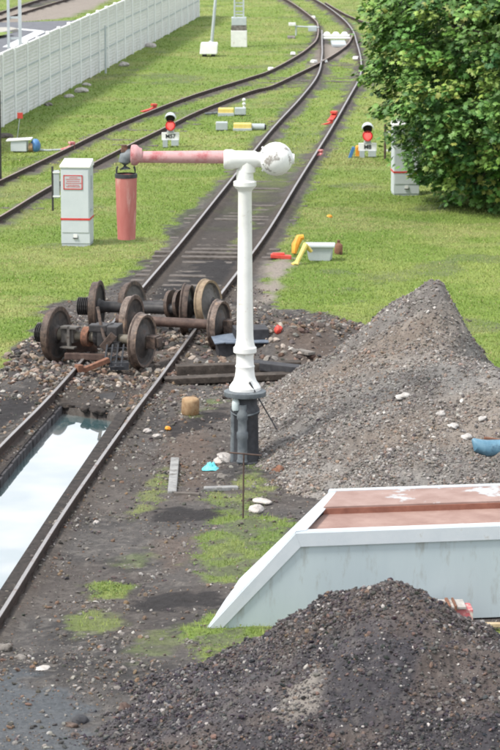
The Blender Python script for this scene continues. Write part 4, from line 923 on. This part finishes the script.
o = mb.build('yellow_hose', M['yellow'], smooth=True); o.location = c; tag(o, 'bent yellow hose leaning on left side of the grey cable box', 'hose')
c = G(298.5, 255); mb = MB(); mb.tube([(-.09, 0, .03), (-.06, .05, .2), (.02, .1, .34), (.11, .1, .36)], [.05, .08, .08, .05], 8); o = mb.build('orange_hose', M['orange'], smooth=True); o.location = c; tag(o, 'orange hose end behind the yellow hose beside cable box', 'hose')
c = G(338.5, 255); mb = MB(); mb.lathe([(.075, 0), (.085, .05), (.085, .2), (.06, .23), (.03, .25), (.035, .30), (.02, .31)], n=14); o = mb.build('small_canister', M['rust'], smooth=True); o.location = c; tag(o, 'rusty orange canister right of the grey cable box', 'canister')
c = G(281, 259); mb = MB(); mb.box((0, 0, .05), (.42, .16, .08), M=Matrix.Rotation(.08, 4, 'Y')); mb.box((-.05, .02, .1), (.25, .1, .05)); o = mb.build('red_pad', M['redrock'], bevel=.015); o.location = c; tag(o, 'flat red block lying left of the yellow hose', 'brake shoe')
boulder('scrap_lump', 330, 217, .06, M['orange'], 'tiny orange scrap on the grass above the cable box', cat='scrap')
# point machines
def point_machine(px, py, s, label, rz=0):
    t = thing('point_machine', label, 'point machine', G(px, py), rz, 'yellow topped point machines on the grass')
    S_ = FPX/G(px, py).y
    mb = MB(); mb.box((0, 0, .12), (.48*s, .3, .2)); mb.build('yellow_body', M['yellow'], t, bevel=.03)
    mb = MB(); mb.box((0, -.02, .04), (.5*s, .34, .1)); mb.build('base_plate', M['cabgrey'], t, bevel=.01)
    return t
t = point_machine(242.5, 131, 1.05, 'nearer point machine with yellow top, grey box left and grey drum right')
mb = MB(); mb.box((-.58, .05, .14), (.33, .3, .22)); mb.build('grey_box', M['cabgrey'], t, bevel=.02)
mb = MB(); mb.cyl((.26, 0, .12), (.62, -.02, .11), .09, .10, 14); mb.build('drum', M['cabgrey'], t, smooth=True); mb = MB(); mb.cyl((.60, -.02, .11), (.665, -.02, .105), .075, .075, 12); mb.build('drum_cap', M['black'], t)
t = point_machine(226, 115.5, .95, 'farther point machine with yellow top and grey box on its right')
mb = MB(); mb.box((.42, 0, .13), (.33, .28, .2)); mb.build('grey_box', M['cabgrey'], t, bevel=.02)
mb = MB(); mb.cyl((-.25, 0, .08), (-.62, .0, .05), .04, .03, 8); mb.build('throw_bar', M['greyiron'], t)
c = G(244, 110); mb = MB(); mb.cyl((0, 0, 0), (0, 0, .2), .04, .03, 8); mb.ball((0, 0, .3), .055, 8); mb.ball((0, 0, .18), .055, 8); o = mb.build('white_marker', M['white'], smooth=True); o.location = c; tag(o, 'small white marker knob behind the farther point machine', 'marker')

# far left things
c = G(208.5, 56.5); t = thing('concrete_block', 'white concrete block at foot of a leaning pole near the fence end', 'block', c)
mb = MB(); mb.add([(-.32,-.3,.1),(.30,-.3,.1),(.32,.3,.1),(-.3,.3,.1),(-.28,-.25,.48),(.34,-.25,.48),(.33,.3,.5),(-.26,.3,.5)], [(3,2,1,0),(4,5,6,7),(0,1,5,4),(1,2,6,5),(2,3,7,6),(3,0,4,7)]); mb.build('body', M['white'], t, bevel=.03)
mb = MB(); mb.box((-.15, -.1, .05), (.16, .2, .12)); mb.build('foot', M['axle'], t); mb = MB(); mb.box((.17, -.1, .05), (.14, .2, .12)); mb.build('foot', M['axle'], t)
c = G(211, 50); t = thing('leaning_pole', 'thin pale pole rising behind the white concrete block', 'pole', c); D_ = GZ(219, -40, c.y)-c
mb = MB(); mb.tube([(0, 0, 0), D_*.5, D_], [.06, .055, .05], 8); mb.build('pole', M['mast'], t); mb = MB(); mb.ball((0, 0, .28), (.09, .09, .07), 10); mb.build('insulator', M['mast'], t)
c = G(239, 46.5); t = thing('lattice_mast', 'pale steel lattice mast with white footing standing on grass at top', 'mast', c); Sx = FPX/c.y
mb = MB(); mb.box((0, 0, .30), (.60, .5, .62)); mb.build('footing', M['white'], t, bevel=.02)
mb = MB(); mb.box((0, 0, .70), (.58, .46, .18)); mb.build('footing_top', M['concrete'], t, bevel=.02)
mb = MB(); mb.box((0, 0, .95), (.56, .44, .3)); mb.build('base_box', M['mast'], t, bevel=.02)
mb = MB()
for sx in (-.17, .17):
    for sy in (-.15, .15): mb.box((sx, sy, 4), (.06, .06, 5.9))
for k in range(18):
    z = 1.2+k*.32
    mb.box((0, -.15, z), (.34, .03, .05)); mb.box((0, .15, z+.1), (.34, .03, .04)); mb.box((.17, 0, z), (.03, .3, .04)); mb.box((-.17, 0, z), (.03, .3, .04))
mb.build('lattice', M['mast'], t)
# twin-leg mast beyond the fence
c = G(15, 74); t = thing('twin_mast', 'blue grey steel mast of two uprights behind the white fence', 'mast', c); Sx = FPX/c.y
mb = MB(); mb.box((-6/Sx, 0, 3), (.09, .10, 6.4)); mb.build('upright', M['mast'], t); mb = MB(); mb.box((5.5/Sx, 0, 3), (.11, .10, 6.4)); mb.build('upright', M['mast'], t)
mb = MB()
for z_ in (.5, 1.2, 1.9, 2.9, 3.7, 4.5):
    mb = MB(); mb.box((0, 0, z_), (.34, .05, .07)); mb.build('crossbar', M['mast'], t)
# blue box and marker at far left
c = G(24, 151.5); t = thing('blue_lidded_box', 'low blue grey box with white lid beside the branch track at left', 'box', c, -.05)
mb = MB(); mb.box((-.12, 0, .16), (.42, .4, .28)); mb.build('body', M['cab'], t, bevel=.015)
mb = MB(); mb.box((-.12, 0, .32), (.66, .46, .035), M=Matrix.Rotation(-.06, 4, 'Y')); mb.build('lid', M['white'], t, bevel=.008)
mb = MB(); mb.cyl((.14, -.05, .12), (.25, -.06, .12), .12, .12, 14); mb.build('yellow_plug', M['stoneblock'], t, smooth=True)
mb = MB(); mb.ball((.30, 0, .15), (.14, .16, .19), 14); mb.build('blue_motor', M['blue'], t, smooth=True)
mb = MB(); mb.tube([(.4, 0, .05), (.6, .02, .03), (.95, .1, .04)], .03, 6); mb.build('hose', M['cabgrey'], t)
c = G(17, 139); t = thing('red_marker', 'small red square marker on a thin stick at the fence foot', 'marker', c); mb = MB(); mb.cyl((0, 0, 0), (.08, 0, .58), .012, n=6); mb.build('stick', M['mast'], t); mb = MB(); mb.box((.09, -.01, .64), (.15, .02, .16), rz=.1); mb.build('plate', M['redrock'], t, bevel=.004)
c = G(.3, 184); mb = MB(); mb.cyl((0, 0, 0), (0, 0, 2.25), .035, n=8); o = mb.build('dark_post', M['axle'], smooth=True); o.location = c; tag(o, 'tall thin black post cut by the left edge of the picture', 'post')
boulder('clod', 4, 137.5, .16, M['sleeper'], 'dark clod of earth by the black post at left edge', sq=(1.4, .9, .5))
c = G(105.6, 73.5); mb = MB(); mb.cyl((0, 0, 0), (0, 0, 1.62), .035, n=8); o = mb.build('fence_pipe', M['mast'], smooth=True); o.location = c; tag(o, 'grey pipe standing in front of the white fence', 'post')
for i, (x, y, lb) in enumerate([(69, 98, 'pale stone nearest the camera along the fence foot'), (82, 92, 'grey stone second along the fence foot'), (86, 86, 'small white stone close to the fence'), (124, 66, 'white stone right of the grey pipe at fence foot'), (48, 106, 'dark stone by the fence near left edge'), (150, 47, 'white stone near far end of fence')]):
    boulder('boulder', x, y, .13+.04*(i % 2), M['rockwhite'] if i != 4 else M['concrete'], lb, group='stones along the fence foot')

# ------------------------------------------------------------------ fence
A, B = G(2, 126.5), G(198, 17); d = (B-A).normalized(); A0 = A-d*8; Lf = (B-A0).length; nb = round(Lf/2.0); st = Lf/nb; an = math.atan2(d.y, d.x)
t = thing('concrete_fence', 'long white panelled fence running from left edge into the distance', 'fence', A0)
pm_, po_ = None, None
for i in range(nb+1):
    p = d*(i*st)
    if po_ is None: mb = MB(); mb.box((0, -.01, 1.05), (.15, .12, 2.12), taper=.97); o = mb.build('post', M['fpost'], t, bevel=.01); po_ = o.data
    else: o = link('post', po_, t)
    o.location = p+Vector((0, 0, random.uniform(-.03, .02))); o.rotation_euler = (random.uniform(-.01, .01), random.uniform(-.006, .006), an)
    if i < nb:
        if pm_ is None:
            mb = MB()
            for z0, z1 in ((.02, .70), (.725, 1.40), (1.425, 2.08)):
                mb.box((st/2, 0, (z0+z1)/2), (st-.16, .06, z1-z0)); mb.box((st/2, 0, z1-.03), (st-.16, .085, .05))
                for q in range(1, 6): mb.box((st/2, -.035, z0+(z1-z0)*q/6.3), (st-.16, .012, .025))
            for z_ in (.71, 1.41): mb.box((st/2, -.03, z_), (st-.14, .03, .06), mi=1)
            o = mb.build('panel', [M['fence'], M['cabgrey']], t); pm_ = o.data
        else: o = link('panel', pm_, t)
        o.location = p+Vector((0, 0, random.uniform(-.02, .01))); o.rotation_euler = (random.uniform(-.012, .012), 0, an)

# ------------------------------------------------------------------ tree
def tree(base, label):
    t = thing('maple_tree', label, 'tree', base)
    mb = MB(); mb.tube([(0, 0, -.2), (.05, 0, .8), (-.05, .1, 2.2), (.05, .05, 4.2), (0, 0, 7.2)], [.26, .2, .17, .12, .03], 12); rr = random.Random(5)
    prof = [(.1, 1.7), (.6, 2.2), (1.1, 2.7), (1.6, 3.0), (2.3, 3.25), (3.3, 3.6), (4.2, 3.65), (5.2, 3.2), (6.2, 2.4), (7.2, 1.3), (7.9, .2)]
    pz, pr = [a for a, b in prof], [b for a, b in prof]
    for k in range(34):
        a_ = rr.uniform(0, 2*math.pi); z0 = rr.uniform(.5, 5.5); z1 = max(.5, z0+rr.uniform(-.4, 1.3)); r_ = np.interp(z1, pz, pr)*.88
        mb.tube([(0, 0, z0), (r_*.4*math.cos(a_), r_*.4*math.sin(a_), (z0+z1)/2+.25), (r_*math.cos(a_+.15), r_*math.sin(a_+.15), z1)], [.07, .045, .012], 6)
    mb.build('trunk', M['bark'], t, smooth=True)
    ncl = 1600; z = RNG.uniform(.05, 7.6, ncl*2); keep = RNG.random(ncl*2) < np.interp(z, pz, pr)/3.8; z = z[keep][:ncl]; ncl = len(z)
    a = RNG.uniform(0, 2*math.pi, ncl); lob = .80+.42*fbm(a*2.2+20, z*1.1+3, 1, 3, 111); depth = 1-.42*RNG.random(ncl)**1.8
    r_ = np.interp(z, pz, pr)*np.minimum(lob, 1.06)*depth
    cx, cy = r_*np.cos(a), r_*np.sin(a); per = 34
    N = ncl*per; ci = np.repeat(np.arange(ncl), per); cr = RNG.uniform(.2, .40, ncl)[ci]
    u = RNG.normal(0, 1, (N, 3)); u /= np.linalg.norm(u, axis=1)[:, None]; rad = RNG.random(N)**.45
    off = u*rad[:, None]*cr[:, None]*np.array([1.15, 1.15, .62]); droop = -(off[:, 0]**2+off[:, 1]**2)*.9
    P = np.stack([cx[ci]+off[:, 0], cy[ci]+off[:, 1], np.maximum(.03, z[ci]+off[:, 2]+droop)], 1)
    # maple leaf: five points, folded along its middle
    pts = [(0, 0), (.30, -.12), (.26, .08), (.62, .22), (.40, .42), (.55, .72), (.22, .66), (0, 1.08), (-.22, .66), (-.55, .72), (-.40, .42), (-.62, .22), (-.26, .08), (-.30, -.12)]
    LV = np.array([(0, .4, .03)]+[(x, y, -.16*abs(x)-.1*y*y) for x, y in pts]); LF = np.array([(0, i, i % 14+1) for i in range(1, 15)])
    # orient: tip outward and down
    out = np.stack([P[:, 0], P[:, 1], np.zeros(N)], 1); out /= np.linalg.norm(out, axis=1)[:, None]+1e-6
    ya = out*1.0+RNG.normal(0, .55, (N, 3))+np.array([0, 0, -.35]); ya /= np.linalg.norm(ya, axis=1)[:, None]
    za = np.array([0, 0, 1.0])+out*.55+RNG.normal(0, .38, (N, 3)); xa = np.cross(ya, za); xa /= np.linalg.norm(xa, axis=1)[:, None]; za = np.cross(xa, ya)
    Rm = np.stack([xa, ya, za], 2)
    cc = pick([(.058,.135,.028), (.085,.18,.036), (.13,.235,.048), (.20,.28,.06), (.042,.105,.026)], ncl, [.26, .32, .24, .08, .10], .2)[ci]*RNG.uniform(.75, 1.3, (N, 1))
    ye = RNG.random(N) < .02; yc = (RNG.random(ncl) < .08)[ci] & (RNG.random(N) < .35); cc[ye | yc] = np.array((.22,.24,.055))*RNG.uniform(.8, 1.2, (int((ye | yc).sum()), 1))
    V_, F_, C_ = inst(LV, LF, P, Rm, RNG.uniform(.09, .145, N), cc)
    link('crown', np_mesh('crown', V_, F_, M['leaf'], C_), t); return t
tree(G(532, 213)+Vector((0, 1.2, 0)), 'dense leafy maple tree with branches sweeping to the grass at right')
